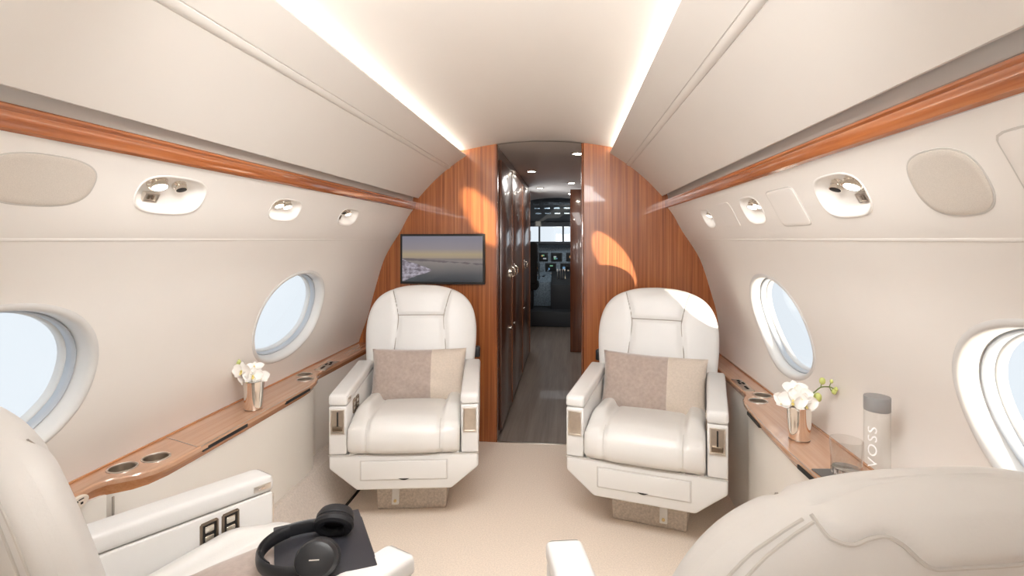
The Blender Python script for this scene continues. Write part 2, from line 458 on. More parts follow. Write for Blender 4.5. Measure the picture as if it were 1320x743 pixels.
# wood rails, valance recess in shade grey, upper panels, ceiling
for side in (-1, 1):
    s = side; X = lambda h: XC+s*h
    rail = [(.812, 1.496), (.802, 1.495), (.795, 1.500), (.7915, 1.510), (.7905, 1.528), (.7915, 1.531), (.7895, 1.533), (.788, 1.536), (.7885, 1.541), (.793, 1.545), (.812, 1.546), (.835, 1.546), (.835, 1.496)]
    nm = 'trim_%d' % (5 if s < 0 else 6)
    struct(obj(nm, extrude_y([(X(h), z) for h, z in rail], YA, YB, 1, True), M['wood_y'], ang=30), 'glossy red brown wooden rail running the length of the cabin')
    struct(obj('trim_%d' % (7 if s < 0 else 8), extrude_y([(X(.812), 1.535), (X(.806), 1.60), (X(.77), 1.66)], YA, YB), M['gap_shade'], ang=0), 'valance recess above the wooden rail, its shade painted grey')
    # upper side panel with the raised strip
    a, b = Vector((.455, 1.842)), Vector((.776, 1.567))
    d = (b-a).normalized(); n = Vector((d.y, -d.x)); n = n if n.y > 0 else -n     # up/outwards
    def pp(f, off=0):
        bow = .018*math.sin(PI*f)
        q = a.lerp(b, f)+n*(bow+off); return (X(q.x), q.y)
    Pn = [pp(.02, .016), pp(0, .012), pp(0, .004), pp(.004, .0)]
    Pn += [pp(f) for f in (.05, .1, .15, .2, .25, .285)]+[pp(.290, .0), pp(.292, .004), pp(.296, .004), pp(.299, -.003), pp(.32, -.004), pp(.345, -.003), pp(.356, .0), pp(.358, .002), pp(.361, .0)]
    Pn += [pp(f) for f in (.4, .5, .6, .7, .8, .9, .96)]+[pp(.990, .0), pp(1.0, .004), pp(1.0, .012), pp(.98, .03), pp(.9, .05)]
    struct(obj('trim_%d' % (9 if s < 0 else 10), extrude_y(Pn, YA, YB), M['upper'], ang=28), 'sloping cream upper side panel with a raised strip')
def ceil_z(h):
    h = abs(h)
    return 1.930-.052*(h/.46)**2 if h < .46 else 1.878-.226*(h-.46)*math.exp(-(h-.46)/.03)
hs = [-.60+1.2*i/48 for i in range(49)]
struct(obj('ceiling', extrude_y([(XC+h, ceil_z(h)) for h in hs], YA, YB+.001, 1), M['ceil'], ang=0), 'arched cream ceiling panel lit from both edges')
for side in (-1, 1):
    bm = B(); add_box(bm, (XC+side*.545, (YA+YB)/2, 1.834), (.030, YB-YA-.1, .010))
    struct(obj('trim_%d' % (11 if side < 0 else 12), bm, M['led']), 'cove light strip along the ceiling edge')
    # back of the cove
    struct(obj('trim_%d' % (13 if side < 0 else 14), extrude_y([(XC+side*.60, ceil_z(.60)), (XC+side*.62, 1.85), (XC+side*.60, 1.80), (XC+side*.575, 1.782), (XC+side*.474, 1.842)], YA, YB), M['ceil']), 'cove trough')

# ------------------------------------------------------------------ bulkheads
def half_outline(side):
    """section outline from floor up to the ceiling line, half widths"""
    sw, ps = secs[side]
    pts = [(sw.P[-1].x+.03, 0)]+[(sw.at(t).x+.03, sw.at(t).y) for t in [sw.L[-1]*(1-i/30) for i in range(31)]]
    pts += [(.93+.02, 1.31), (.83, 1.50), (.80, 1.60), (.64, 1.78), (.60, 1.84)]
    return pts
def ceil_pts(h0, h1, n=12): return [(h0+(h1-h0)*i/n, ceil_z(h0+(h1-h0)*i/n)+.004) for i in range(n+1)]
XL, XR = -.464, .087          # passage opening
L_ = [(XC-h, z) for h, z in half_outline(-1)]+[(XC+h, z) for h, z in ceil_pts(-.58, XL-XC)]+[(XL, 0)]
R_ = [(XC+h, z) for h, z in half_outline(1)]+[(XC+h, z) for h, z in ceil_pts(.58, XR-XC)]+[(XR, 0)]
bm = B(); add_prism(bm, L_, lambda p: (p[0], YB, p[1]), lambda p: (p[0], YB+.045, p[1]))
struct(obj('wall_forward_left', bm, M['wood_v'], smooth=False), 'glossy wooden bulkhead left of the passage')
bm = B(); add_prism(bm, R_, lambda p: (p[0], YB, p[1]), lambda p: (p[0], YB+.045, p[1]))
struct(obj('wall_forward_right', bm, M['wood_v'], smooth=False), 'glossy wooden bulkhead right of the passage')
zt = ceil_z(XR-XC)
bm = B(); add_box(bm, (XR-.004, YB+.030, zt/2), (.018, .075, zt-.002), .003)
struct(obj('trim_15', bm, M['wood_red']), 'dark wooden edge trim on the right of the passage opening')
bm = B(); add_box(bm, (XL+.002, YB+.03, ceil_z(XL-XC)/2), (.008, .066, ceil_z(XL-XC)-.004), .002)
struct(obj('trim_16', bm, M['wood_red']), 'wooden edge trim on the left of the passage opening')
bm = B(); AW = [(XC-h, z) for h, z in half_outline(-1)]+[(XC+h, z) for h, z in ceil_pts(-.58, .58, 20)]+[(XC+h, z) for h, z in half_outline(1)][::-1]
add_prism(bm, AW, lambda p: (p[0], YA-.04, p[1]), lambda p: (p[0], YA, p[1]))
struct(obj('wall_aft', bm, M['wall'], smooth=False), 'aft cabin wall')

# ------------------------------------------------------------------ floors
bm = B(); add_box(bm, (XC, (YA+YB)/2, -.03), (2.50, YB-YA+.0, .06))
struct(obj('floor', bm, M['carpet'], smooth=False), 'beige carpet of the cabin')
bm = B(); add_box(bm, (-.10, (YB+7.70)/2, -.032), (1.9, 7.70-YB, .06))
struct(obj('floor_passage', bm, M['plank'], smooth=False), 'grey brown plank floor of the passage')
bm = B(); add_box(bm, ((XL+XR)/2, YB+.004, .0015), (XR-XL-.01, .022, .005), .001)
struct(obj('trim_17', bm, M['brushed']), 'thin metal sill strip at the passage')

# ------------------------------------------------------------------ passage and cockpit
bm = B(); add_box(bm, (XL-.03, (YB+.045+5.95)/2, 1.02), (.06, 5.95-YB-.045, 2.04))
struct(obj('wall_passage_left', bm, M['wood_dark'], smooth=False), 'dark glossy wooden cabinet wall in the passage')
bm = B(); add_box(bm, (.38, (YB+.045+7.5)/2, 1.02), (.06, 7.5-YB-.045, 2.04))
struct(obj('wall_passage_right', bm, M['wood_red'], smooth=False), 'wooden passage wall on the right')
bm = B(); add_prism(bm, [(XL-.06, 2.05), (.45, 2.05)]+[(.45-(.51-XL+.0)*i/20, ceil_z(.45-(.51-XL)*i/20-XC)+.004) for i in range(21)], lambda p: (p[0], YB+.002, p[1]), lambda p: (p[0], YB+.044, p[1]))
struct(obj('trim_19', bm, M['pass_ceil'], smooth=False), 'header above the passage opening')
hp = [-.62+1.3*i/20 for i in range(21)]
struct(obj('ceiling_passage', extrude_y([(x, ceil_z(x-XC)-.004) for x in hp], YB+.01, 7.7), M['pass_ceil'], ang=0), 'low arched passage ceiling')
def door(n, y0, y1, label, hinge):
    bm = B(); add_box(bm, (XL+.008, (y0+y1)/2, .93), (.020, y1-y0-.02, 1.80), .004)
    d = struct(obj('door_%d' % n, bm, M['wood_dark']), label)
    for k, yy in enumerate((y1-.02,)):
        bm = B(); add_box(bm, (XL+.0165, yy, .93), (.012, .05, 1.80), .003); part('stile', bm, M['wood_rail'], d, 'lighter red brown upright')
    yy = y1-.10 if hinge else y0+.10
    bm = B(); add_lathe(bm, [(.001, 0), (.030, .0), (.030, .004), (.024, .008), (.001, .008)], 24, Matrix.Translation((XL+.018, yy, 1.05)) @ Matrix.Rotation(PI/2, 4, 'Y') @ Matrix.Scale(1.9, 4, (1, 0, 0)))
    h = part('handle_plate', bm, M['chrome'], d, 'oval polished handle plate')
    bm = B(); add_tube(bm, catmull([(XL+.026, yy, 1.085), (XL+.048, yy, 1.07), (XL+.050, yy, 1.05), (XL+.048, yy, 1.03), (XL+.026, yy, 1.015)], 4), .006); part('handle', bm, M['chrome'], h)
    bm = B(); add_lathe(bm, [(.012, 0), (.012, .006), (.008, .010)], 20, Matrix.Translation((XL+.018, yy, .62)) @ Matrix.Rotation(PI/2, 4, 'Y')); part('lock', bm, M['chrome'], d)
door(1, 3.36, 4.02, 'dark glossy cabinet door closest to the cabin', True)
door(2, 4.04, 4.92, 'dark glossy cabinet door further along the passage', False)
door(3, 4.94, 5.80, 'dark glossy cabinet door closest to the cockpit', False)
bm = B(); add_box(bm, (.21, 5.98, .94), (.40, .06, 1.88), .004)
struct(obj('wall_cockpit_right', bm, M['wood_red']), 'narrow wooden partition before the cockpit')
bm = B(); add_box(bm, (-.60, 7.0, .94), (.115, .10, 1.88), .004)
struct(obj('wall_cockpit_left', bm, M['wood_red']), 'narrow wooden post before the cockpit')
bm = B(); add_box(bm, (-.80, 6.70, 1.02), (.3, 1.6, 2.04))
struct(obj('wall_galley', bm, M['wood_dark'], smooth=False), 'dark wall beside the cockpit post')
dl = [(3.62, .06, 1.90), (4.62, -.34, 1.90), (5.55, .02, 1.90), (6.10, -.35, 1.88), (6.85, .02, 1.9)]
dlab = ['round ceiling downlight nearest to the cabin, above the right passage edge', 'second passage downlight from the cabin, left of centre', 'third passage downlight from the cabin, on the right', 'fourth passage downlight from the cabin, on the left', 'farthest passage downlight, just before the cockpit']
for (y, x, z), lb in zip(dl, dlab):
    zz = ceil_z(x-XC)-.004
    r = thing('downlight', lb, 'ceiling light', (x, y, zz-.004), 0, 'downlights in the passage ceiling')
    bm = B(); add_lathe(bm, [(.052, .004), (.052, -.004), (.040, -.007), (.038, -.002)], 32, cap1=False); part('ring', bm, M['chrome'], r)
    bm = B(); add_lathe(bm, [(.038, -.0035), (.02, -.005)], 32); part('lens', bm, M['downlight'], r)
# cockpit
bm = B(); add_box(bm, (-.2, 7.92, .11), (1.9, .56, .22), .01)
struct(obj('floor_cockpit', bm, M['cock_dark']), 'raised dark cockpit floor step')
bm = B(); add_box(bm, (-.2, 8.6, .10), (1.9, .8, .18)); struct(obj('floor_cockpit_forward', bm, M['cock_dark'], smooth=False), 'dark cockpit floor')
for nm, x in (('wall_flightdeck_left', -1.15), ('wall_flightdeck_right', .75)):
    bm = B(); add_box(bm, (x, 8.4, 1.0), (.05, 1.9, 2.0)); struct(obj(nm, bm, M['cock_dark'], smooth=False), 'dark flight deck side wall')
bm = B(); add_box(bm, (-.2, 6.9, 2.06), (1.95, 7.3, .05)); struct(obj('ceiling_cockpit', bm, M['cock_dark'], smooth=False), 'dark cockpit ceiling')
bm = B(); add_prism(bm, [(7.75, 1.93), (8.4, 1.86), (9.0, 1.62), (9.05, 1.66), (8.4, 1.95), (7.75, 1.96)], lambda p: (-.75, p[0], p[1]), lambda p: (.35, p[0], p[1]), .004)
ov = tag(obj('overhead_panel', bm, M['cock_dark']), 'dark overhead switch panel above the cockpit windows', 'control panel')
for i in range(5):
    for j in range(3):
        x = -.52+i*.16; y = 8.05+j*.28; z = 1.885-(y-8.05)*.18+(-.035 if j == 2 else -.015)
        bm = B(); add_box(bm, (x, y, z-.012), (.09, .05, .02), .003); part('switch_row', bm, M['cock_blue'], ov)
# windscreen frame with openings
bm = B(); zb, ztp = 1.265, 1.53; yw = 9.10
bars = [(-1.12, -.98), (-.545, -.515), (-.125, -.095), (.27, .31), (.68, .75)]
for a_, b_ in bars: add_box(bm, ((a_+b_)/2, yw, (zb+ztp)/2), (b_-a_, .06, ztp-zb))
add_box(bm, (-.2, yw, .632), (1.95, .06, 1.265)); add_box(bm, (-.2, yw, 1.80), (1.95, .06, .54))
ws = struct(obj('wall_windscreen', bm, M['cock_dark'], smooth=False), 'dark windscreen frame of the cockpit')
for k, (a_, b_) in enumerate([(-.98, -.545), (-.515, -.125), (-.095, .27), (.31, .68)]):
    bm = B(); add_box(bm, ((a_+b_)/2, yw, (zb+ztp)/2), (b_-a_, .012, ztp-zb)); struct(obj('window_%d' % (7+k), bm, M['window_glass']), 'bright cockpit windscreen pane')
ip = thing('instrument_panel', 'blue grey cockpit instrument panel with displays below the windows', 'instrument panel', (-.2, 8.85, .2))
bm = B(); add_prism(bm, [(.12, 0), (.12, .98), (.02, 1.06), (-.10, 1.05), (-.12, 1.00), (-.02, .96), (-.04, .55), (-.30, .42), (-.38, .40), (-.38, .0)], lambda p: (-.9, p[0], p[1]), lambda p: (.9, p[0], p[1]), .006)
part('dashboard', bm, M['cock_blue'], ip)
bm = B(); add_box(bm, (0, -.135, 1.035), (1.6, .03, .06), .008); part('glareshield', bm, M['cock_dark'], ip)
scr = [emit('display_map', (.25, .55, .9), .35), emit('display_amber', (.85, .45, .15), .5), emit('display_green', (.3, .75, .45), .35), emit('display_white', (.75, .8, .85), .35)]
for i, (x, z) in enumerate([(-.50, .80), (-.26, .80), (-.02, .80), (.24, .80), (.50, .80), (-.40, .62), (-.12, .62), (.14, .62)]):
    bm = B(); add_box(bm, (x, -.035-(0 if z > .7 else .0), z), (.19, .02, .15), .004); d = part('display', bm, M['cock_dark'], ip)
    bm = B(); add_box(bm, (x, -.047, z), (.15, .004, .11)); s_ = part('screen', bm, M['cock_seat'], d)
    for q in range(3):
        bm = B(); add_box(bm, (x+random.uniform(-.04, .04), -.051, z+random.uniform(-.03, .03)), (random.uniform(.02, .06), .004, random.uniform(.012, .04))); part('readout', bm, scr[(i+q) % 4], d)
rp = random.Random(3)
for i in range(46):
    x = rp.uniform(-.62, .62); z = rp.uniform(.44, .70)
    bm = B(); add_box(bm, (x, -.07-(.70-z)*.55, z-.02), (rp.uniform(.015, .05), .05, rp.uniform(.012, .03)), .003)
    part('switch', bm, [M['cock_dark'], M['brushed'], M['cock_blue'], M['white_plastic']][i % 4], ip)
pd = thing('throttle_pedestal', 'grey centre pedestal with levers in the cockpit', 'control panel', (-.13, 8.25, .2))
bm = B(); add_prism(bm, [(-.28, 0), (-.28, .40), (.10, .50), (.22, .58), (.22, 0)], lambda p: (-.16, p[0], p[1]), lambda p: (.16, p[0], p[1]), .008); part('console', bm, M['cock_dark'], pd)
for x in (-.06, -.02, .02, .06):
    bm = B(); add_tube(bm, [(x, 0, .46), (x, -.03, .60)], .008); add_box(bm, (x, -.032, .61), (.022, .04, .035), .006); part('lever', bm, M['brushed'], pd)
def pilot_seat(x, label):
    r = thing('pilot_seat', label, 'seat', (x, 8.05, .22))
    bm = B(); add_box(bm, (0, .05, .36), (.46, .46, .12), .03, 3); part('seat', bm, M['cock_seat'], r)
    bm = B(); add_box(bm, (0, -.20, .72), (.46, .11, .66), .04, 3); part('backrest', bm, M['cock_seat'], r)
    bm = B(); add_box(bm, (0, -.20, 1.14), (.26, .09, .18), .03, 3); part('headrest', bm, M['cock_seat'], r)
    bm = B(); add_box(bm, (0, .03, .15), (.30, .34, .30), .02); part('base', bm, M['cock_dark'], r)
    bm = B(); add_tube(bm, catmull([(.235, -.19, 1.02), (.243, -.15, .8), (.243, 0, .6), (.24, .12, .45)], 5), .012); part('harness', bm, M['cock_blue'], r)
pilot_seat(-.72, 'black pilot seat at the left side of the cockpit doorway')
pilot_seat(.42, 'black pilot seat behind the right wooden partition')

# ------------------------------------------------------------------ television
tvm, t, b = nt('tv_picture'); t.nodes.remove(b)
tc = N(t, 'ShaderNodeTexCoord'); sp = N(t, 'ShaderNodeSeparateXYZ'); t.links.new(tc.outputs['Generated'], sp.inputs[0])
rz = N(t, 'ShaderNodeValToRGB'); e = rz.color_ramp.elements
cols = [(0, (.040, .043, .048)), (.15, (.070, .070, .074)), (.44, (.20, .175, .165)), (.50, (.165, .14, .135)), (.525, (.27, .215, .16)), (.60, (.31, .25, .16)), (.72, (.215, .19, .20)), (1, (.17, .165, .205))]
e[0].position, e[0].color = cols[0][0], (*cols[0][1], 1); e[1].position, e[1].color = 1, (*cols[-1][1], 1)
for p_, c_ in cols[1:-1]: q = e.new(p_); q.color = (*c_, 1)
t.links.new(sp.outputs['Z'], rz.inputs['Fac'])
def mth(op, a, b_=None, c_=None):
    n = N(t, 'ShaderNodeMath', operation=op)
    for k, v in enumerate((a, b_, c_)):
        if v is None: continue
        if isinstance(v, (int, float)): n.inputs[k].default_value = v
        else: t.links.new(v, n.inputs[k])
    return n.outputs[0]
ns = N(t, 'ShaderNodeTexNoise'); ns.inputs['Scale'].default_value = 9; ns.inputs['Detail'].default_value = 6
mpn = N(t, 'ShaderNodeMapping'); mpn.inputs['Scale'].default_value = (1, 1, .6); t.links.new(tc.outputs['Generated'], mpn.inputs['Vector']); t.links.new(mpn.outputs[0], ns.inputs['Vector'])
nz = mth('MULTIPLY_ADD', ns.outputs['Fac'], .16, -.08)
xx = mth('ADD', sp.outputs['X'], nz)
# near shore: below a line falling to the right, cut by a diagonal shoreline
up = mth('MULTIPLY_ADD', xx, -.62, .50); lo = mth('MULTIPLY_ADD', xx, .62, .015)
m1 = mth('LESS_THAN', sp.outputs['Z'], up); m2 = mth('GREATER_THAN', sp.outputs['Z'], lo); m3 = mth('LESS_THAN', xx, .42)
land = mth('MULTIPLY', mth('MULTIPLY', m1, m2), m3)
# far islands: thin wavering band
dz = mth('ABSOLUTE', mth('SUBTRACT', sp.outputs['Z'], mth('MULTIPLY_ADD', xx, -.11, .50)))
isl = mth('LESS_THAN', dz, mth('MULTIPLY_ADD', ns.outputs['Fac'], .10, -.035))
n3 = N(t, 'ShaderNodeTexNoise'); n3.inputs['Scale'].default_value = 17; n3.inputs['Detail'].default_value = 5; t.links.new(tc.outputs['Generated'], n3.inputs['Vector'])
lr = N(t, 'ShaderNodeValToRGB'); lr.color_ramp.elements[0].position = .38; lr.color_ramp.elements[0].color = (.12, .10, .115, 1); lr.color_ramp.elements[1].position = .6; lr.color_ramp.elements[1].color = (.33, .30, .345, 1)
t.links.new(n3.outputs['Fac'], lr.inputs['Fac'])
ma = N(t, 'ShaderNodeMix', data_type='RGBA'); t.links.new(isl, ma.inputs[0]); t.links.new(rz.outputs[0], ma.inputs[6]); ma.inputs[7].default_value = (.115, .095, .10, 1)
mb_ = N(t, 'ShaderNodeMix', data_type='RGBA'); t.links.new(land, mb_.inputs[0]); t.links.new(ma.outputs[2], mb_.inputs[6]); t.links.new(lr.outputs[0], mb_.inputs[7])
em = N(t, 'ShaderNodeEmission'); t.links.new(mb_.outputs[2], em.inputs['Color']); em.inputs['Strength'].default_value = .85
gg = N(t, 'ShaderNodeBsdfGlossy'); gg.inputs['Roughness'].default_value = .12; gg.inputs['Color'].default_value = (.03, .03, .03, 1)
ad = N(t, 'ShaderNodeAddShader'); t.links.new(em.outputs[0], ad.inputs[0]); t.links.new(gg.outputs[0], ad.inputs[1]); t.links.new(ad.outputs[0], t.nodes['Material Output'].inputs['Surface'])
tv = thing('television', 'flat television showing a snowy shoreline, on the wooden bulkhead', 'television', (-.812, 3.235, 1.175))
bm = B(); add_box(bm, (0, 0, 0), (.552, .030, .322), .003); part('housing', bm, M['dark'], tv)
bm = B()
for c_, s_ in (((0, -.017, .154), (.552, .008, .014)), ((0, -.017, -.154), (.552, .008, .014)), ((-.270, -.017, 0), (.012, .008, .300)), ((.270, -.017, 0), (.012, .008, .300))): add_box(bm, c_, s_)
part('bezel', bm, M['dark'], tv)
bm = B(); add_box(bm, (0, -.0165, 0), (.530, .003, .296)); part('screen', bm, tvm, tv, smooth=False)

# ------------------------------------------------------------------ side ledges
def plan_prism(pts, z0, z1, inset=0, bevel=.003):
    bm = B(); add_prism(bm, pts, lambda p: (p[0], p[1], z0), lambda p: (p[0], p[1], z1), bevel, 2); return bm
def ledge(side, back, front, cups, label):
    """front: list of (x,y) from aft to forward"""
    root = thing('side_ledge', label, 'side ledge', (0, 0, 0))
    s = side
    top = [(back, front[0][1])]+front+[(back, front[-1][1])]
    bm = B()
    # top board with sloping fascia: ring at z .62 and ring below set back
    low = [(x+s*.022, y) for x, y in front]
    a = [bm.verts.new((x, y, .616)) for x, y in front]; a2 = [bm.verts.new((x+s*.004, y, .620)) for x, y in front]
    c = [bm.verts.new((back, y, .620)) for x, y in front]
    for i in range(len(front)-1):
        bm.faces.new((a[i], a[i+1], a2[i+1], a2[i])); bm.faces.new((a2[i], a2[i+1], c[i+1], c[i]))
    bmesh.ops.remove_doubles(bm, verts=bm.verts, dist=1e-5)
    part('top_board', bm, M['wood_ledge'], root, ang=30)
    bm = B(); pr = [(0, .616), (.004, .600), (.020, .582), (.024, .572), (.06, .572)]
    rows = [[bm.verts.new((x+s*o_, y, z)) for x, y in front] for o_, z in pr]
    for A, C in zip(rows, rows[1:]):
        for i in range(len(front)-1): bm.faces.new((A[i], A[i+1], C[i+1], C[i]))
    part('fascia', bm, M['wood_fascia'], root, 'orange brown sloping front edge', ang=40)
    bm = B(); y0, y1 = front[0][1], front[-1][1]
    add_box(bm, (back-s*.003, (y0+y1)/2, .6225), (.008, y1-y0, .006), .001); part('back_rail', bm, M['wood_fascia'], root)
    for (x, y, r) in cups:
        bm = B(); add_lathe(bm, [(r*.90, .6205), (r*.97, .6235), (r*1.06, .6225), (r*1.08, .619)], 40, Matrix.Translation((x, y, 0)), False, False); cp = part('cup_holder', bm, M['brushed'], root, 'round metal cup holder')
        bm = B(); add_lathe(bm, [(r*.90, .6206), (r*.89, .6203)], 40, Matrix.Translation((x, y, 0)), False, False)
        bm2 = bm; add_lathe(bm2, [(r*.89, .6207), (r*.5, .6206), (r*.02, .6205)], 40, Matrix.Translation((x, y, 0)), False, True); part('well', bm2, M['bronze'], cp, 'dark well')
    return root
def cut_cups(root, cups):
    """replace the flat board around each cup by a board with round holes and real wells"""
    tb = [c for c in root.children if c.name.startswith('top_board')][0]
    for (x, y, r) in cups:
        cut = B(); add_lathe(cut, [(r*.95, .60), (r*.95, .64)], 40, Matrix.Translation((x, y, 0)))
    return tb
Lf = [(-1.311, YA), (-1.311, 1.285), (-1.300, 1.312), (-1.270, 1.334), (-1.240, 1.358), (-1.219, 1.392), (-1.207, 1.45), (-1.204, 1.54), (-1.203, 1.56), (-1.200, 1.9), (-1.199, 2.25), (-1.204, 2.32), (-1.216, 2.37), (-1.245, 2.42), (-1.268, 2.47), (-1.275, 2.53), (-1.270, 2.7), (-1.265, YB)]
Rf = [(.705, YA), (.705, 1.55), (.697, 1.72), (.702, 1.92), (.712, 2.13), (.722, 2.22), (.735, 2.28), (.760, 2.33), (.772, 2.37), (.775, 2.5), (.780, YB)]
LC = [(-1.322, 1.385, .037), (-1.280, 1.462, .037), (-1.325, 2.44, .036), (-1.275, 2.36, .036)]
RC = [(.836, 2.338, .036), (.788, 2.254, .036)]
gl_ = ledge(-1, -1.383, Lf, LC, 'pale wooden side ledge with cup holders along the left wall')
gr_ = ledge(1, .888, Rf, RC, 'pale wooden side ledge with cup holders along the right wall')
def ledge_wells(root, cups):
    # real holes: rebuild the board with circular openings via boolean, then wells of metal below
    tb = [c for c in root.children if c.name.startswith('top_board')][0]
    cb = B()
    for (x, y, r) in cups: add_lathe(cb, [(r*.93, .58), (r*.93, .66)], 40, Matrix.Translation((x, y, 0)))
    cme = bpy.data.meshes.new('cut'); bmesh.ops.recalc_face_normals(cb, faces=cb.faces); cb.to_mesh(cme); cb.free()
    co = bpy.data.objects.new('cut', cme); COL.objects.link(co)
    # give the board a little thickness so the cut is well defined
    bm = bmesh.new(); bm.from_mesh(tb.data)
    g = bmesh.ops.extrude_face_region(bm, geom=bm.faces[:])
    for v in [q for q in g['geom'] if isinstance(q, bmesh.types.BMVert)]: v.co.z -= .012
    bmesh.ops.recalc_face_normals(bm, faces=bm.faces); bm.to_mesh(tb.data); bm.free()
    md = tb.modifiers.new('b', 'BOOLEAN'); md.operation = 'DIFFERENCE'; md.object = co; md.solver = 'EXACT'
    bpy.context.view_layer.update()
    dg = bpy.context.evaluated_depsgraph_get(); me = bpy.data.meshes.new_from_object(tb.evaluated_get(dg))
    tb.modifiers.clear(); tb.data = me; me.shade_smooth(); me.set_sharp_from_angle(angle=math.radians(30))
    bpy.data.objects.remove(co, do_unlink=True)
    for ch in [c for c in root.children if c.name.startswith('cup_holder')]:
        for w in list(ch.children): bpy.data.objects.remove(w, do_unlink=True)
    for ch, (x, y, r) in zip([c for c in root.children if c.name.startswith('cup_holder')], cups):
        bm = B(); add_lathe(bm, [(r*.91, .6215), (r*.91, .585), (r*.86, .565), (r*.80, .560), (r*.02, .560)], 40, Matrix.Translation((x, y, 0)), False, True)
        o = part('well', bm, M['brushed'], ch, 'metal well')
ledge_wells(gl_, LC); ledge_wells(gr_, RC)
# board seam, slots, controls
def ledge_seam(root, pts):
    bm = B(); add_tube(bm, pts, .0012, 6); part('board_seam', bm, M['seam'], root)
ledge_seam(gl_, [(-1.376, 1.615, .6205), (-1.212, 1.552, .6205)])
ledge_seam(gl_, [(-1.204, 1.56, .6190), (-1.201, 2.26, .6190)])
ledge_seam(gr_, [(.722, 2.20, .6205), (.704, 1.92, .6205), (.699, 1.72, .6205), (.707, 1.5, .6205)])
def slot(root, x0, y0, x1, y1, z0=.597, z1=.609):
    bm = B(); 
    vs = [bm.verts.new(p) for p in ((x0, y0, z0), (x1, y1, z0), (x1, y1, z1), (x0, y0, z1))]; bm.faces.new(vs)
    r = bmesh.ops.extrude_face_region(bm, geom=bm.faces[:])
    for v in [q for q in r['geom'] if isinstance(q, bmesh.types.BMVert)]: v.co.x += (.02 if x0 > 0 else -.02)
    part('finger_slot', bm, M['dark'], root, 'dark finger slot')
slot(gl_, -1.203, 1.57, -1.200, 1.80); slot(gl_, -1.198, 2.06, -1.197, 2.26)
slot(gr_, .709, 2.15, .702, 2.00); slot(gr_, .695, 1.66, .702, 1.50)
def plate(root, c, sx, sy, rot, nm='control_plate', tilt=0):
    mt = Matrix.Translation(c) @ Matrix.Rotation(rot, 4, 'Z') @ Matrix.Rotation(tilt, 4, 'Y')
    bm = B(); add_box(bm, (0, 0, 0), (sx, sy, .006), .0015, 2, mt); p = part(nm, bm, M['brushed'], root, 'brushed metal control plate')
    for x, y, w, l in ((0, -.055, .010, .045), (-.009, .02, .010, .026), (.010, .02, .010, .026), (0, .062, .012, .022)):
        bm = B(); add_box(bm, (x*sx/.05, y*sy/.2, .0045), (w, l, .003), .0006, 1, mt); part('button', bm, M['dark'], p)
plate(gl_, (-1.296, 2.625, .621), .055, .19, .07)
plate(gr_, (.802, 2.49, .621), .045, .19, .0)
bm = B(); mt = Matrix.Translation((-1.307, 1.232, .596)) @ Matrix.Rotation(PI/2, 4, 'Y') @ Matrix.Scale(1.7, 4, (0, 1, 0))
add_lathe(bm, [(.017, -.002), (.017, .003), (.015, .005)], 32, mt); op = part('outlet_plate', bm, M['cream_plate'], gl_, 'cream oval outlet plate')
for dy, dz in ((-.008, .004), (.006, -.004)):
    bm = B(); add_box(bm, (-1.3015, 1.232+dy, .596+dz), (.003, .006, .005)); part('outlet_hole', bm, M['dark'], op)
bm = B(); add_box(bm, (-1.3012, 1.236, .603), (.003, .014, .002)); part('outlet_hole', bm, M['dark'], op)
# white panels below the ledges, and carpeted wedge
def under(side, name, front, z0, z1, off, m, label, cat):
    root = gl_ if side < 0 else gr_
    s = side; bm = B()
    rows = [[bm.verts.new((x+s*off, y, z)) for x, y in front] for z in (z0, z1)]
    for i in range(len(front)-1): bm.faces.new((rows[0][i], rows[0][i+1], rows[1][i+1], rows[1][i]))
    r = bmesh.ops.extrude_face_region(bm, geom=bm.faces[:])
    for v in [q for q in r['geom'] if isinstance(q, bmesh.types.BMVert)]: v.co.x += s*.02
    return part(name, bm, m, root, 'cream lower panel', ang=40)
pls = [p for p in Lf if p[1] <= 1.29]+[(-1.300, 1.312), (-1.296, 1.318)]
under(-1, 'side_panel', pls, .0, .574, .012, M['panel'], 'cream lower panel at the left edge, behind the near armchair', 'panel')
bm = B(); add_box(bm, (-1.287, 1.318, .29), (.004, .005, .56)); part('panel_gap', bm, M['seam'], gl_)
pls = [(-1.292, 1.322), (-1.270, 1.334), (-1.240, 1.358), (-1.219, 1.392), (-1.207, 1.45), (-1.204, 1.54), (-1.200, 1.9), (-1.199, 2.25), (-1.204, 2.32), (-1.216, 2.37)]
under(-1, 'side_panel', pls, .19, .574, .024, M['panel'], 'long cream lower panel under the left ledge and its silver vase', 'panel')
pls = [(-1.216, 2.372), (-1.245, 2.42), (-1.268, 2.47), (-1.275, 2.53), (-1.270, 2.7), (-1.265, YB)]
under(-1, 'side_panel', pls, .12, .574, .024, M['panel'], 'recessed cream lower panel behind the left far armchair', 'panel')
pls = [(.705, YA), (.705, 1.55), (.697, 1.72), (.702, 1.92), (.712, 2.13), (.722, 2.22), (.735, 2.28)]
under(1, 'side_panel', pls, .0, .574, .024, M['panel'], 'cream lower panel under the right ledge and its silver vase', 'panel')
pls = [(.735, 2.282), (.760, 2.33), (.772, 2.37), (.775, 2.5), (.780, YB)]
under(1, 'side_panel', pls, .0, .574, .026, M['panel'], 'recessed cream lower panel behind the right far armchair', 'panel')
bm = extrude_y([(-1.37, .0), (-1.36, .20), (-1.205, .195), (-1.195, .185), (-1.090, .012), (-1.088, 0)], 1.31, YB, 1, True)
struct(obj('baseboard_left', bm, M['carpet2'], ang=30), 'sloping carpeted base of the left wall')
bm = B(); add_box(bm, (-1.081, 2.28, .004), (.010, 1.94, .008)); struct(obj('trim_18', bm, M['dark']), 'dark gap along the carpet base')

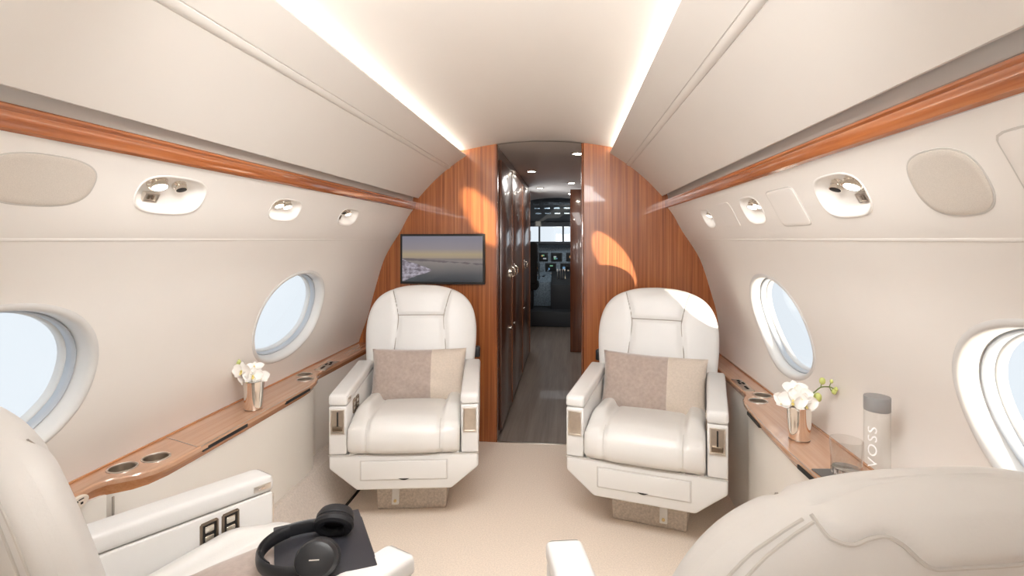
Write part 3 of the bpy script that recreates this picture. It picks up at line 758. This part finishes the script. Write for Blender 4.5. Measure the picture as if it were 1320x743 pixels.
# ------------------------------------------------------------------ armchairs
CACHE = {}
def cached(key, fn, m, smooth=True, ang=35):
    if key not in CACHE:
        bm = fn(); me = bpy.data.meshes.new(key); bmesh.ops.recalc_face_normals(bm, faces=bm.faces); bm.to_mesh(me); bm.free()
        CACHE[key] = finish(me, m, smooth, ang)
    return CACHE[key]
def flip(bm, k):
    if k < 0:
        for v in bm.verts: v.co.x = -v.co.x
        bmesh.ops.reverse_faces(bm, faces=bm.faces)
    return bm
# --- backrest surface
REC = math.radians(13); BY, BZ = .165, .405
HW = [(0, .245), (.10, .270), (.20, .288), (.31, .300), (.42, .304), (.50, .294), (.56, .272), (.605, .238), (.635, .195), (.655, .145), (.668, .085), (.674, .0)]
HT = .674
def bw(h): return max(.0, smooth_tab(HW, h))
def bt(h):  # half thickness
    t = .070-.018*(h/HT)
    e = max(0, (h-.585)/(HT-.585)); 
    return t*math.sqrt(max(0, 1-min(1, e)**2.2))
def topshift(h): return 0
def bloc(x, n, h):
    return Vector((x, BY+h*math.sin(REC)+n*math.cos(REC), BZ+.97*(h*math.cos(REC)-n*math.sin(REC))))
SE = 3.0
SEAM = [(0.0, .150), (.20, .150), (.30, .139), (.40, .129), (.47, .124), (.52, .130), (.60, .150), (.66, .168)]
def sx(h): return smooth_tab(SEAM, h)
def zig(x):
    x = abs(x)
    return smooth_tab([(0, .614), (.03, .614), (.048, .615), (.062, .624), (.076, .637), (.092, .645), (.110, .643), (.126, .638), (.140, .640), (.152, .648), (.168, .69)], x)
def gauss(d, w): return math.exp(-(d/w)**2)
def front_n(x, h):
    w, t_ = bw(h), bt(h)
    r = min(.999, abs(x)/max(1e-6, w))
    y = t_*(1-r**SE)**(1/SE)
    g = 0
    d = abs(abs(x)-sx(h)); g += .010*gauss(d, .011)
    if abs(x) < sx(h): 
        g += .008*gauss(abs(h-.495), .010)+.006*gauss(abs(h-.29), .009)
        g -= .010*gauss(x, .09)*(1 if h < .3 else .5)
    return -(y-g*min(1, max(0, (HT-h)/.05)))
def back_n(x, h):
    w, t_ = bw(h), bt(h); r = min(.999, abs(x)/max(1e-6, w))
    y = t_*(1-r**SE)**(1/SE)
    f = 1/(1+math.exp(-(h-zig(x))/.0045)) if abs(x) < .175 else 0
    f2 = .5*gauss(abs(abs(x)/max(w, .01)-.93), .025)*.004 if h < .62 else 0
    return y+.010*f*min(1, max(0, (HT-h)/.015))-f2
def backrest():
    bm = B(); NV, NU = 96, 72; rows = []
    hv = []
    for j in range(NV):
        f = j/(NV-1); hv.append(HT*(1-(1-f)**1.7*1.0) if False else HT*math.sin(f*PI/2)**.9)
    for h in hv[:-1]:
        w = bw(h); ring = []
        for k in range(NU+1):
            th = PI*k/NU; x = -w*math.cos(th); x = math.copysign(w*(1-(1-abs(x/w))**1.25), x) if w > 0 else 0
            ring.append(bm.verts.new(bloc(x, front_n(x, h), h)))
        for k in range(1, NU):
            th = PI*k/NU; x = w*math.cos(th); x = math.copysign(w*(1-(1-abs(x/w))**1.25), x) if w > 0 else 0
            ring.append(bm.verts.new(bloc(x, back_n(x, h), h)))
        rows.append(ring)
    for A, C in zip(rows, rows[1:]):
        n = len(A)
        for k in range(n): bm.faces.new((A[k], A[(k+1) % n], C[(k+1) % n], C[k]))
    bm.faces.new(rows[0][::-1]); bm.faces.new(rows[-1])
    return bm
def seam_vert(sg):
    bm = B(); P = []
    for i in range(46):
        h = .10+.562*i/45; x = sg*sx(h)
        if abs(x) < bw(h)*.98: P.append(bloc(x, front_n(x, h)-.0004, h))
    add_tube(bm, P, .0030, 6); return bm
def seam_hor(h, r=.0028):
    bm = B(); s_ = sx(h); P = [bloc(-s_+2*s_*i/24, front_n(-s_+2*s_*i/24, h)-.0003, h) for i in range(25)]
    add_tube(bm, P, r, 6); return bm
def seam_zig():
    bm = B()
    for off in (0, ):
        P = []
        for i in range(81):
            x = -.168+.336*i/80; h = min(zig(x)-.006, HT-.006)
            if abs(x) < bw(h)*.985: P.append(bloc(x, back_n(x, h)+.0008, h))
        add_tube(bm, P, .0024, 6)
    return bm
def seam_side(sg, q):
    bm = B()
    if True:
        if True:
            P = []
            for i in range(60):
                h = .02+.625*i/59; x = sg*bw(h)*q; P.append(bloc(x, back_n(x, h)+.0006, h))
            add_tube(bm, P, .0019, 6)
    return bm
# --- seat cushion
def cushion():
    bm = B(); path = [(-.330, .360), (-.362, .368), (-.384, .385), (-.394, .415), (-.394, .445), (-.384, .475), (-.362, .496), (-.330, .506), (-.28, .508), (-.20, .503), (-.10, .494), (0, .484), (.10, .476), (.20, .470)]
    P = [p.to_tuple() for p in catmull([(a, b, 0) for a, b in path], 5)]
    NU = 64; rows = []; hw = .243
    for (y, z, _) in P:
        row = []
        for k in range(NU+1):
            u = -1+2*k/NU; u = math.copysign(1-(1-abs(u))**1.2, u); x = u*hw
            edge = (1-abs(u)**7)**.5 if abs(u) < 1 else 0
            bol = 0
            if y > -.34:
                f = min(1, (y+.34)/.14); f = f*f*(3-2*f)
                bol = .040*f*math.exp(-((abs(x)-.207)/.046)**4)
            crown = .012*math.cos(u*PI/2)
            groove = -.013*gauss(abs(abs(x)-.158), .011)
            dn = bol+crown+groove*(1 if y > -.385 else .5)-.030*(1-edge)
            # outward direction along profile
            if y < -.36 and z < .48: row.append((x, y-dn*.8, z)); 
            elif y < -.335 and z > .47: row.append((x, y-dn*.4, z+dn*.8))
            else: row.append((x, y, z+dn))
        rows.append([bm.verts.new(p) for p in row])
    for A, C in zip(rows, rows[1:]):
        for k in range(NU): bm.faces.new((A[k], A[k+1], C[k+1], C[k]))
    # side skirts
    for k in (0, NU):
        low = [bm.verts.new((r[k].co.x, max(-.35, r[k].co.y), .36)) for r in rows]
        for i in range(len(rows)-1): bm.faces.new((rows[i][k], rows[i+1][k], low[i+1], low[i]))
    return bm
def cushion_seam(sg):
    bm = B(); P = [(sg*.158, -.397, .40), (sg*.158, -.397, .44), (sg*.158, -.388, .478), (sg*.158, -.366, .497), (sg*.158, -.33, .5055)]
    add_tube(bm, catmull(P, 4), .0016, 6); return bm
def shell():
    bm = B(); f = [(-.325, .358), (-.325, .300), (-.205, .205), (.205, .205), (.325, .300), (.325, .358)]
    add_prism(bm, f, lambda p: (p[0], -.360, p[1]), lambda p: (p[0]*.96, .27, p[1]), .010, 3); return bm
def arm(sg):
    bm = B(); f = [(-.360, .362), (-.360, .572), (.17, .606), (.26, .59), (.26, .362)]
    add_prism(bm, f, lambda p: (.248, p[0], p[1]), lambda p: (.325, p[0], p[1]), .007, 3); return flip(bm, sg)
def arm_pad(sg):
    bm = B(); f = [(-.363, .574), (-.363, .612), (-.350, .624), (.15, .655), (.19, .643), (.20, .612), (.17, .608)]
    add_prism(bm, f, lambda p: (.2455, p[0], p[1]), lambda p: (.3275, p[0], p[1]), .013, 4); return flip(bm, sg)
def bezel(sg, x, z0, z1, w):
    bm = B(); t_ = .006; y = -.363
    for c, s in (((x, y, z1-t_/2), (w, .010, t_)), ((x, y, z0+t_/2), (w, .010, t_)), ((x-w/2+t_/2, y, (z0+z1)/2), (t_, .010, z1-z0-2*t_)), ((x+w/2-t_/2, y, (z0+z1)/2), (t_, .010, z1-z0-2*t_))): add_box(bm, c, s, .0015)
    return flip(bm, sg)
def simple(fn, sg=1): return lambda: flip(fn(), sg)
def box_bm(c, s, bv=0, seg=2):
    bm = B(); add_box(bm, c, s, bv, seg); return bm
def switch_unit(y, z, sg):
    bm = B(); x = .2475
    w, h, t_ = .040, .056, .006
    for c, s in (((x, y, z+h/2), (.010, w, t_)), ((x, y, z-h/2), (.010, w, t_)), ((x, y-w/2, z), (.010, t_, h)), ((x, y+w/2, z), (.010, t_, h))): add_box(bm, c, s, .002)
    return flip(bm, sg)
def armchair(loc, rz, lever, label, group, drop=None, tilt=0):
    """lever: -1/+1 the outboard side (local x) that carries the T handle and switches"""
    r = thing('armchair', label, 'armchair', loc, rz, group)
    def pt(name, key, fn, m, parent=None, label=None, ang=35):
        return part(name, cached(key, fn, m, True, ang), None, parent or r, label)
    def base():
        bm = B(); v = [(-.165, -.13), (.165, -.13), (.175, .30), (-.175, .30)]
        add_prism(bm, v, lambda p: (p[0], p[1], 0), lambda p: (p[0]*1.04, p[1], .205), .008); return bm
    pt('pedestal', 'chair_pedestal', base, M['plinth'], label='woven grey beige pedestal')
    pt('shell', 'chair_shell', shell, M['shell'])
    def drw():
        bm = B(); add_box(bm, (0, -.362, .292), (.372, .010, .080), .004, 3); return bm
    d = pt('drawer', 'chair_drawer', drw, M['shell'])
    def dgap():
        bm = B()
        for c, s in (((0, -.3605, .3345), (.378, .003, .004)), ((0, -.3605, .2495), (.378, .003, .004)), ((-.189, -.3605, .292), (.004, .003, .085)), ((.189, -.3605, .292), (.004, .003, .085))): add_box(bm, c, s)
        return bm
    pt('drawer_gap', 'chair_dgap', dgap, M['seam_soft'], d)
    def dh():
        bm = B(); P = [(-.024+.048*i/12, -.3675, .2575-.007*math.sin(PI*i/12)) for i in range(13)]
        a = [bm.verts.new(p) for p in P]; bm.faces.new(a)
        g = bmesh.ops.extrude_face_region(bm, geom=bm.faces[:])
        for v in [q for q in g['geom'] if isinstance(q, bmesh.types.BMVert)]: v.co.y += .004
        return bm
    pt('pull', 'chair_pull', dh, M['dark'], d, 'dark half round finger pull')
    def skirt():
        return box_bm((0, -.3605, .360), (.652, .004, .003))
    pt('seam', 'chair_skirt', skirt, M['seam_soft'])
    pt('seat_cushion', 'chair_cushion', cushion, M['leather_seat'], ang=70)
    for sg in (-1, 1): pt('cushion_seam', 'chair_cseam%d' % sg, lambda: cushion_seam(sg), M['seam_soft'])
    for sg in (-1, 1):
        a = pt('armrest', 'chair_arm%d' % sg, lambda: arm(sg), M['leather'])
        if drop and sg != lever: a.location = drop
        pt('arm_pad', 'chair_pad%d' % sg, lambda: arm_pad(sg), M['leather'], a, ang=50)
        bz = pt('latch_frame', 'chair_bezel%d' % sg, lambda: bezel(sg, .286, .455, .560, .058), M['brushed'], a, 'brushed metal frame')
        pl_ = pt('latch_plate', 'chair_plate%d' % sg, simple(lambda: box_bm((.286, -.3602, .5075), (.050, .003, .096)), sg), M['brushed'], a, 'brushed metal plate')
        if sg == lever:
            def lev():
                bm = B(); add_box(bm, (.286, -.364, .518), (.006, .006, .064), .002); return bm
            def lev2():
                bm = B(); add_box(bm, (.286, -.367, .478), (.042, .010, .022), .004); return bm
            pt('lever_slot', 'chair_lev%d' % sg, simple(lev, sg), M['dark'], a); pt('lever', 'chair_lev2%d' % sg, simple(lev2, sg), M['bronze'], a)
            for yy in (-.235, -.180):
                zz = .538
                su = pt('control_switch', 'chair_sw%d_%d' % (sg, yy*1000), lambda: switch_unit(yy, zz, sg), M['bronze'], a, 'dark metal rocker switch')
                for k, q in enumerate((.011, -.011)):
                    pass
            for yy in (-.235, -.180):
                zz = .538
                for dz, hh in ((.011, .018), (-.012, .014)):
                    pt('rocker', 'chair_rock%d_%d_%d' % (sg, yy*1000, dz*1000), simple(lambda: box_bm((.2465, yy, zz+dz), (.008, .024, hh), .003, 3), sg), M['chrome'], a, 'polished rocker')
                pt('switch_well', 'chair_swell%d_%d' % (sg, yy*1000), simple(lambda: box_bm((.248, yy, zz), (.004, .032, .050)), sg), M['dark'], a)
            def but():
                bm = B(); mt = Matrix.Rotation(math.atan(.048), 4, 'X'); add_box(bm, (.2445, -.295, .612), (.004, .050, .016), .0015, 2, mt); return bm
            def but2():
                bm = B(); mt = Matrix.Rotation(math.atan(.048), 4, 'X'); add_box(bm, (.2425, -.292, .612), (.004, .020, .008), .002, 2, mt); return bm
            pt('recline_button', 'chair_but%d' % sg, simple(but, sg), M['brushed'], a); pt('button_tip', 'chair_butb%d' % sg, simple(but2, sg), M['chrome'], a)
    b_ = pt('backrest', 'chair_back', backrest, M['leather'], ang=70)
    if tilt:
        rm = Matrix.Rotation(R_(tilt), 4, 'X'); pv = Vector((0, BY, BZ)); b_.rotation_euler = (R_(tilt), 0, 0); b_.location = pv-rm @ pv
    for sg in (-1, 1): pt('backrest_seam', 'chair_sv%d' % sg, lambda: seam_vert(sg), M['seam'], b_, 'dark upright seam')
    pt('headrest_seam', 'chair_sh', lambda: seam_hor(.495), M['seam'], b_, 'dark seam below the headrest')
    pt('lumbar_seam', 'chair_sh2', lambda: seam_hor(.29, .0012), M['seam_soft'], b_)
    pt('rear_seam', 'chair_zig', seam_zig, M['seam_soft'], b_); [pt('edge_stitching', 'chair_side%d%d' % (sg, q*1000), lambda: seam_side(sg, q), M['seam_soft'], b_) for sg in (-1, 1) for q in (.90, .945)]
    def brk():
        bm = B(); add_box(bm, tuple(bloc(-.300, .05, .29)), (.05, .05, .06), .010, 3); return bm
    pt('belt_guide', 'chair_brk%d' % lever, simple(brk, lever), M['black'], b_, 'black belt guide')
    def tab():
        bm = B(); add_prism(bm, [(-.155, .21), (-.145, .21), (-.175, .055), (-.195, .055)], lambda p: (-.085, p[0], p[1]), lambda p: (-.052, p[0], p[1]), .003); return bm
    def tabk():
        bm = B(); add_lathe(bm, [(.007, 0), (.007, .004), (.004, .006)], 16, Matrix.Translation((-.0685, -.191, .072)) @ Matrix.Rotation(PI/2, 4, 'X')); return bm
    tb = pt('swivel_pedal', 'chair_tab%d' % lever, simple(tab, -lever), M['shell']); pt('pedal_stud', 'chair_tabk%d' % lever, simple(tabk, -lever), M['gold'], tb, 'brass stud')
    return r
R_ = math.radians
armchair((-.777, 2.529, 0), R_(9.3), -1, 'white leather armchair under the television, facing the camera', 'white leather armchairs')
armchair((.391, 2.505, 0), R_(-14.6), 1, 'white leather armchair right of the passage, angled toward the aisle', 'white leather armchairs')
armchair((-.788, .963, 0), R_(153.7), 1, 'near white armchair at lower left with headphones on its seat', 'white leather armchairs', (0, .02, -.03), .8)
armchair((.337, .871, 0), R_(191.2), -1, 'near white armchair at lower right seen from behind its backrest', 'white leather armchairs', None, 3.1)

# ------------------------------------------------------------------ throw pillows
def pillow_mesh(w, h, th, split):
    bm = B(); NU, NV = 44, 26; top, bot = [], []
    for sgn, store in ((1, top), (-1, bot)):
        for j in range(NV+1):
            row = []
            for i in range(NU+1):
                u = -1+2*i/NU; v = -1+2*j/NV
                pinch = 1-.05*(1-u*u)*abs(v)**3; pinch2 = 1-.05*(1-v*v)*abs(u)**3
                x = u*w/2*pinch2; z = v*h/2*pinch
                t_ = th/2*((1-abs(u)**2.6)*(1-abs(v)**2.6))**.5
                wr = .004*math.sin(u*9+v*4)*math.sin(v*6-u*3)*(1-abs(v)**4)
                row.append(bm.verts.new((x, -sgn*(t_+max(0, t_-.004)*wr*20), z)))
            store.append(row)
    for store in (top, bot):
        for j in range(NV):
            for i in range(NU):
                f = bm.faces.new((store[j][i], store[j][i+1], store[j+1][i+1], store[j+1][i]))
                f.material_index = 1 if (i+.5)/NU > split else 0
    bmesh.ops.remove_doubles(bm, verts=bm.verts, dist=1e-5)
    return bm
def pillow(label, mtx, w=.49, h=.27, th=.13, split=.63):
    bm = pillow_mesh(w, h, th, split)
    o = obj('throw_pillow', bm, [M['pillow_taupe'], M['pillow_tan']], ang=80); o.matrix_world = mtx
    return tag(o, label, 'pillow', 'two-tone throw pillows')
def chair_m(loc, rz): return Matrix.Translation(loc) @ Matrix.Rotation(rz, 4, 'Z')
C1 = chair_m((-.777, 2.529, 0), R_(9.3)); C2 = chair_m((.391, 2.505, 0), R_(-14.6)); C3 = chair_m((-.788, .963, 0), R_(153.7)); C4 = chair_m((.337, .871, 0), R_(191.2))
pillow('taupe and sand pillow on the armchair under the television', C1 @ Matrix.Translation((.01, .055, .598)) @ Matrix.Rotation(R_(-16), 4, 'X'))
pillow('taupe and sand pillow on the armchair right of the passage', C2 @ Matrix.Translation((.0, .055, .592)) @ Matrix.Rotation(R_(-18), 4, 'X') @ Matrix.Rotation(R_(1), 4, 'Y'), .50, .29)

# ------------------------------------------------------------------ vases, flowers
def vase(x, y, label):
    r = thing('silver_vase', label, 'vase', (x, y, .621))
    bm = B(); add_lathe(bm, [(.001, .0), (.030, .0), (.032, .002), (.0325, .006), (.036, .06), (.040, .113), (.0405, .115), (.0385, .115), (.036, .09), (.031, .01), (.001, .008)], 48, None, False, False); part('cup', bm, M['silver'], r)
    bm = B(); add_tube(bm, [(.0325*math.cos(2*PI*k/40), .0325*math.sin(2*PI*k/40), .004) for k in range(40)], .0012, 6, closed=True); part('foot_ring', bm, M['bronze'], r)
    return r
def petal(bm, mt, ln, wd, cup=.25):
    NU, NV = 8, 8; rows = []
    for j in range(NV+1):
        v = j/NV; row = []
        w = wd*math.sin(PI*min(1, v*.93+.07))**.7
        for i in range(NU+1):
            u = -1+2*i/NU
            row.append(bm.verts.new(mt @ Vector((u*w/2, v*ln, cup*ln*(v*v*.6)+.10*wd*u*u-.02*ln*math.sin(v*PI)))))
        rows.append(row)
    for A, C in zip(rows, rows[1:]):
        for k in range(NU): bm.faces.new((A[k], A[k+1], C[k+1], C[k]))
def bloom(root, c, face, size):
    q = Vector(face).normalized().to_track_quat('Z', 'Y').to_matrix().to_4x4(); base = Matrix.Translation(c) @ q
    bm = B()
    for k, (a, l, w) in enumerate([(90, .9, .62), (215, .9, .6), (325, .9, .6)]): petal(bm, base @ Matrix.Translation((0, 0, -.002)) @ Matrix.Rotation(R_(a-90), 4, 'Z'), size*l, size*w, .12)
    for a in (10, 170): petal(bm, base @ Matrix.Rotation(R_(a-90), 4, 'Z'), size, size*1.05, .18)
    b_ = part('bloom', bm, M['petal'], root, ang=0)
    bm = B(); petal(bm, base @ Matrix.Translation((0, 0, .004)) @ Matrix.Rotation(R_(180), 4, 'Z'), size*.35, size*.26, .9); add_ellipsoid(bm, base @ Vector((0, .0, .006)), (size*.09,)*3); part('lip', bm, M['petal_y'], b_, 'yellow centre', ang=0)
def buds(root, pts):
    for p, s in pts:
        bm = B(); add_ellipsoid(bm, p, (s*.8, s*.8, s), None, 14, 10); part('bud', bm, M['bud'], root)
def orchid(x, y, label, kind):
    r = thing('orchid', label, 'flower', (x, y, .70), 0, 'white orchids')
    if kind == 'L':
        bm = B(); add_tube(bm, catmull([(0, 0, -.06), (-.012, 0, .03), (-.045, -.005, .09), (-.062, -.008, .125), (-.072, -.01, .142), (-.088, -.015, .148), (-.104, -.018, .142)], 6), .0022, 8); part('stem', bm, M['stem'], r)
        for c, f, s in [((-.030, -.028, .080), (-.1, -1, .15), .044), ((.012, -.020, .060), (.35, -1, .25), .040), ((-.012, -.018, .045), (.0, -1, -.1), .040), ((.030, -.004, .052), (.7, -.7, .3), .036), ((-.005, .012, .085), (.2, -.4, .8), .038), ((-.045, .005, .060), (-.8, -.5, .2), .036)]: bloom(r, c, f, s)
        buds(r, [((-.072, -.010, .122), .015), ((-.084, -.012, .110), .014), ((-.104, -.018, .140), .009), ((-.062, -.006, .108), .013)])
    else:
        bm = B(); add_tube(bm, catmull([(0, 0, -.06), (.004, 0, .03), (.022, -.002, .068), (.045, -.004, .083), (.066, -.006, .102), (.092, -.008, .105), (.108, -.01, .098)], 6), .0022, 8); add_tube(bm, [(.066, -.006, .102), (.068, -.008, .118)], .0016, 6); add_tube(bm, [(.092, -.008, .105), (.097, -.01, .122)], .0016, 6); add_tube(bm, [(.092, -.008, .105), (.098, -.01, .092)], .0016, 6); part('stem', bm, M['stem'], r)
        for c, f, s in [((-.030, -.024, .060), (-.4, -1, .2), .046), ((.006, -.030, .052), (.1, -1, .1), .042), ((-.012, .004, .090), (-.1, -.6, .8), .042), ((.030, -.012, .046), (.7, -.8, .1), .036), ((-.048, .004, .050), (-1, -.4, .1), .040), ((-.006, -.02, .075), (0, -1, .5), .042)]: bloom(r, c, f, s)
        buds(r, [((.070, -.008, .124), .012), ((.056, -.006, .068), .016), ((.106, -.010, .090), .010), ((.112, -.010, .098), .008), ((.098, -.01, .124), .007)])
vase(-1.255, 1.92, 'polished silver tumbler vase on the left ledge'); orchid(-1.255, 1.92, 'white orchid with curling green buds in the left silver vase', 'L')
vase(.775, 1.835, 'polished silver tumbler vase on the right ledge'); orchid(.775, 1.835, 'white orchid with a long budded stem in the right silver vase', 'R')

# ------------------------------------------------------------------ tumbler, coaster, bottle
bm = B(); add_box(bm, (0, 0, .002), (.10, .10, .004), .001); tag(obj('coaster', bm, M['coaster'], loc=(.765, 1.555, .6205), rot=(0, 0, .12)), 'square dark grey coaster under the glass tumbler', 'coaster')
tg = thing('glass_tumbler', 'cut glass tumbler on the dark coaster beside the bottle', 'glass', (.790, 1.568, .625))
def rosette(r, dep, n=14):
    return lambda th: r-(dep*abs(math.sin(th*n/2))**.6)
def add_fluted(bm, prof, n=84, flutes=14):
    rings = []
    for r, z, dp in prof:
        rings.append([bm.verts.new(((r-dp*abs(math.sin(2*PI*k/n*flutes/2)))*math.cos(2*PI*k/n), (r-dp*abs(math.sin(2*PI*k/n*flutes/2)))*math.sin(2*PI*k/n), z)) for k in range(n)])
    for A, C in zip(rings, rings[1:]):
        for k in range(n): bm.faces.new((A[k], A[(k+1) % n], C[(k+1) % n], C[k]))
    bm.faces.new(rings[0][::-1]); bm.faces.new(rings[-1]); return bm
real_glass, t_, b_ = nt('crystal_glass'); b_.inputs['Transmission Weight'].default_value = 1; b_.inputs['Roughness'].default_value = 0; b_.inputs['IOR'].default_value = 1.5
bm = B(); add_fluted(bm, [(.036, .012, 0), (.039, .014, .0), (.0395, .05, .003), (.041, .062, 0), (.042, .100, 0), (.0415, .1015, 0), (.0405, .101, 0), (.0395, .062, 0), (.038, .022, 0), (.035, .0205, 0)]); part('bowl', bm, M['tumbler'], tg, ang=50)
bm = B(); add_fluted(bm, [(.034, 0, 0), (.0375, .002, 0), (.0385, .006, .003), (.0388, .018, .003), (.035, .0200, 0)]); part('thick_base', bm, real_glass, tg, ang=50)
wb = WB = thing('water_bottle', 'clear cylindrical water bottle with a grey cap on the right ledge', 'bottle', (.818, 1.470, .6205))
bm = B(); add_lathe(bm, [(.033, 0), (.035, .003), (.035, .232), (.0335, .234)], 48); part('body', bm, M['water_glass'], wb, ang=40)
bm = B(); add_lathe(bm, [(.0345, .2345), (.0355, .236), (.0355, .272), (.0345, .274), (.001, .2742)], 48); part('cap', bm, M['grey_cap'], wb, 'grey cap')
cu = bpy.data.curves.new('lettering', 'FONT'); cu.body = 'VOSS'; cu.size = .036; cu.align_x = 'CENTER'; cu.align_y = 'CENTER'; cu.space_character = 1.15; cu.resolution_u = 3
to = bpy.data.objects.new('tmp_text', cu); COL.objects.link(to); bpy.context.view_layer.update()
me = bpy.data.meshes.new_from_object(to.evaluated_get(bpy.context.evaluated_depsgraph_get())); bpy.data.objects.remove(to, do_unlink=True)
bm = bmesh.new(); bm.from_mesh(me); bmesh.ops.triangulate(bm, faces=bm.faces); bmesh.ops.subdivide_edges(bm, edges=[e for e in bm.edges if e.calc_length() > .006], cuts=2)
a0 = math.atan2(-1.46, -.806)-.32
for v in bm.verts:
    px, py = v.co.x, v.co.y          # reads upwards on the bottle
    z = .138+px*1.25; a = a0-py/.0355
    v.co = Vector((.0356*math.cos(a), .0356*math.sin(a), z))
part('lettering', bm, M['letter'], wb, 'pale upright lettering', smooth=False); WB.scale = (.87, .87, .95)

# ------------------------------------------------------------------ things on the near left seat
def at(Mx, x, y, z): return Mx @ Vector((x, y, z))
pillow('taupe pillow lying flat under the laptop on the near left seat', Matrix.Translation((-.60, 1.07, .551)) @ Matrix.Rotation(R_(48.6), 4, 'Z') @ Matrix.Rotation(R_(90), 4, 'X'), .36, .34, .072, 1.1)
pillow('taupe pillow just visible behind the near right armrest', C4 @ Matrix.Translation((.02, -.02, .60)) @ Matrix.Rotation(R_(-30), 4, 'X'), .44, .27, .13, 1.1)
lm = Matrix.Translation((-.562, 1.116, .592)) @ Matrix.Rotation(R_(-58), 4, 'Z')
lp = thing('laptop', 'closed dark slate laptop under the headphones', 'laptop'); lp.matrix_world = lm
bm = B(); add_box(bm, (0, 0, 0), (.25, .20, .009), .003, 3); part('base', bm, M['laptop'], lp)
bm = B(); add_box(bm, (0, 0, .0075), (.25, .20, .005), .002, 2); part('lid', bm, M['laptop'], lp)
bm = B(); add_tube(bm, [(-.09, .099, .003), (.09, .099, .003)], .004, 10); part('hinge', bm, M['black'], lp)
hm = Matrix.Translation((-.573, 1.073, .604)) @ Matrix.Rotation(R_(102), 4, 'Z')
hp_ = thing('headphones', 'black over-ear headphones resting on the dark laptop', 'headphones'); hp_.matrix_world = hm @ Matrix.Scale(1.12, 4)
P = [(.080*math.cos(a), .005+.085*math.sin(a), .014) for a in [R_(-12+204*i/40) for i in range(41)]]
def strap(P, wz, wr, nn=12):
    bm = B(); rings = []
    for i, p in enumerate(P):
        p = Vector(p); d = Vector(P[min(i+1, len(P)-1)])-Vector(P[max(i-1, 0)]); d.normalize(); o_ = Vector((d.y, -d.x, 0))
        rings.append([bm.verts.new(p+o_*wr*math.cos(2*PI*k/nn)+Vector((0, 0, wz*math.sin(2*PI*k/nn)))) for k in range(nn)])
    for A, C in zip(rings, rings[1:]):
        for k in range(nn): bm.faces.new((A[k], A[(k+1) % nn], C[(k+1) % nn], C[k]))
    bm.faces.new(rings[0][::-1]); bm.faces.new(rings[-1]); return bm
part('headband', strap(P, .014, .0045), M['black'], hp_)
part('headband_pad', strap([(p[0]*.94, p[1]*.94, p[2]) for p in P[10:31]], .012, .005), M['black2'], hp_)
for sg in (-1, 1):
    cx = sg*.066; mt = Matrix.Translation((cx, -.035, .030)) @ Matrix.Rotation(sg*R_(62), 4, 'Y')
    sc = Matrix.Scale(1.18, 4, (0, 1, 0))
    bm = B(); add_lathe(bm, [(.001, .022), (.022, .022), (.029, .018), (.033, .008), (.033, .0), (.030, -.003)], 36, mt @ sc); ec = part('ear_cup', bm, M['black'], hp_)
    bm = B(); add_tube(bm, [mt @ sc @ Vector((.026*math.cos(2*PI*k/36), .026*math.sin(2*PI*k/36), -.010)) for k in range(36)], .0105, 10, closed=True); part('ear_pad', bm, M['black2'], ec)
    bm = B(); add_lathe(bm, [(.022, -.004), (.001, -.004)], 30, mt @ sc); part('ear_mesh', bm, M['dark'], ec)
    bm = B(); add_box(bm, (0, 0, .0225), (.0018, .018, .0012), 0, 1, mt); part('mark', bm, M['brushed'], ec, 'small pale line mark')
    bm = B(); add_tube(bm, catmull([(sg*.079, -.012, .014), (sg*.083, -.02, .022), (sg*.080, -.032, .034), (sg*.074, -.04, .040)], 5), .006, 10); part('yoke', bm, M['black'], hp_)

# ------------------------------------------------------------------ light
w = bpy.data.worlds.new('sky'); S.world = w; w.use_nodes = True
bg = w.node_tree.nodes['Background']; bg.inputs['Color'].default_value = (.85, .91, .96, 1); bg.inputs['Strength'].default_value = .73
def area(name, loc, target, sx_, sy_, power, col, spread=180):
    l = bpy.data.lights.new(name, 'AREA'); l.shape = 'RECTANGLE'; l.size = sx_; l.size_y = sy_; l.energy = power; l.color = col
    o = bpy.data.objects.new(name, l); COL.objects.link(o); o.location = loc
    o.rotation_euler = (Vector(target)-Vector(loc)).to_track_quat('-Z', 'Y').to_euler(); l.spread = R_(spread); return o
area('aft_fill', (XC, -1.5, 1.35), (XC, 3.0, .9), 1.4, .9, 4, (1, .985, .965))  # added fill light behind the camera, not a cabin fixture
area('bounce_fill', (XC, -.75, 1.25), (XC, .4, 1.93), .6, .6, 7, (1, .99, .975), 90)  # added fill aimed up, makes the ceiling a bounce source
area('overhead_fill', (XC+.1, .78, 1.84), (XC, 2.6, .20), 1.0, .30, 15, (1, .99, .975), 130)  # unseen fill added over the near seats for floor and lower walls, no fixture
def sun(name, d, st, ang, col):
    l = bpy.data.lights.new(name, 'SUN'); l.energy = st; l.angle = R_(ang); l.color = col
    o = bpy.data.objects.new(name, l); COL.objects.link(o); o.rotation_euler = Vector(d).to_track_quat('-Z', 'Y').to_euler(); o.location = Vector(d).normalized()*-6; return o
sun('sun_off_the_wing', (-.64, 1, .215), 9.0, 1.0, (1, .88, .70))
area('passage_fill', (-.15, 4.7, 1.88), (-.15, 4.7, 0), .25, .9, 4, (1, .96, .92))  # extra area light added to brighten the passage along with its downlights
area('vestibule_fill', (-.63, 6.35, 1.15), (.3, 6.2, 1.0), .5, 1.2, 14, (.88, .94, 1))  # hidden fill added behind the passage wall, standing in for door daylight
area('cockpit_fill', (-.2, 8.0, 1.80), (-.2, 8.8, .9), .3, .2, 3.5, (.9, .96, 1))  # invented fill to lift the dark cockpit
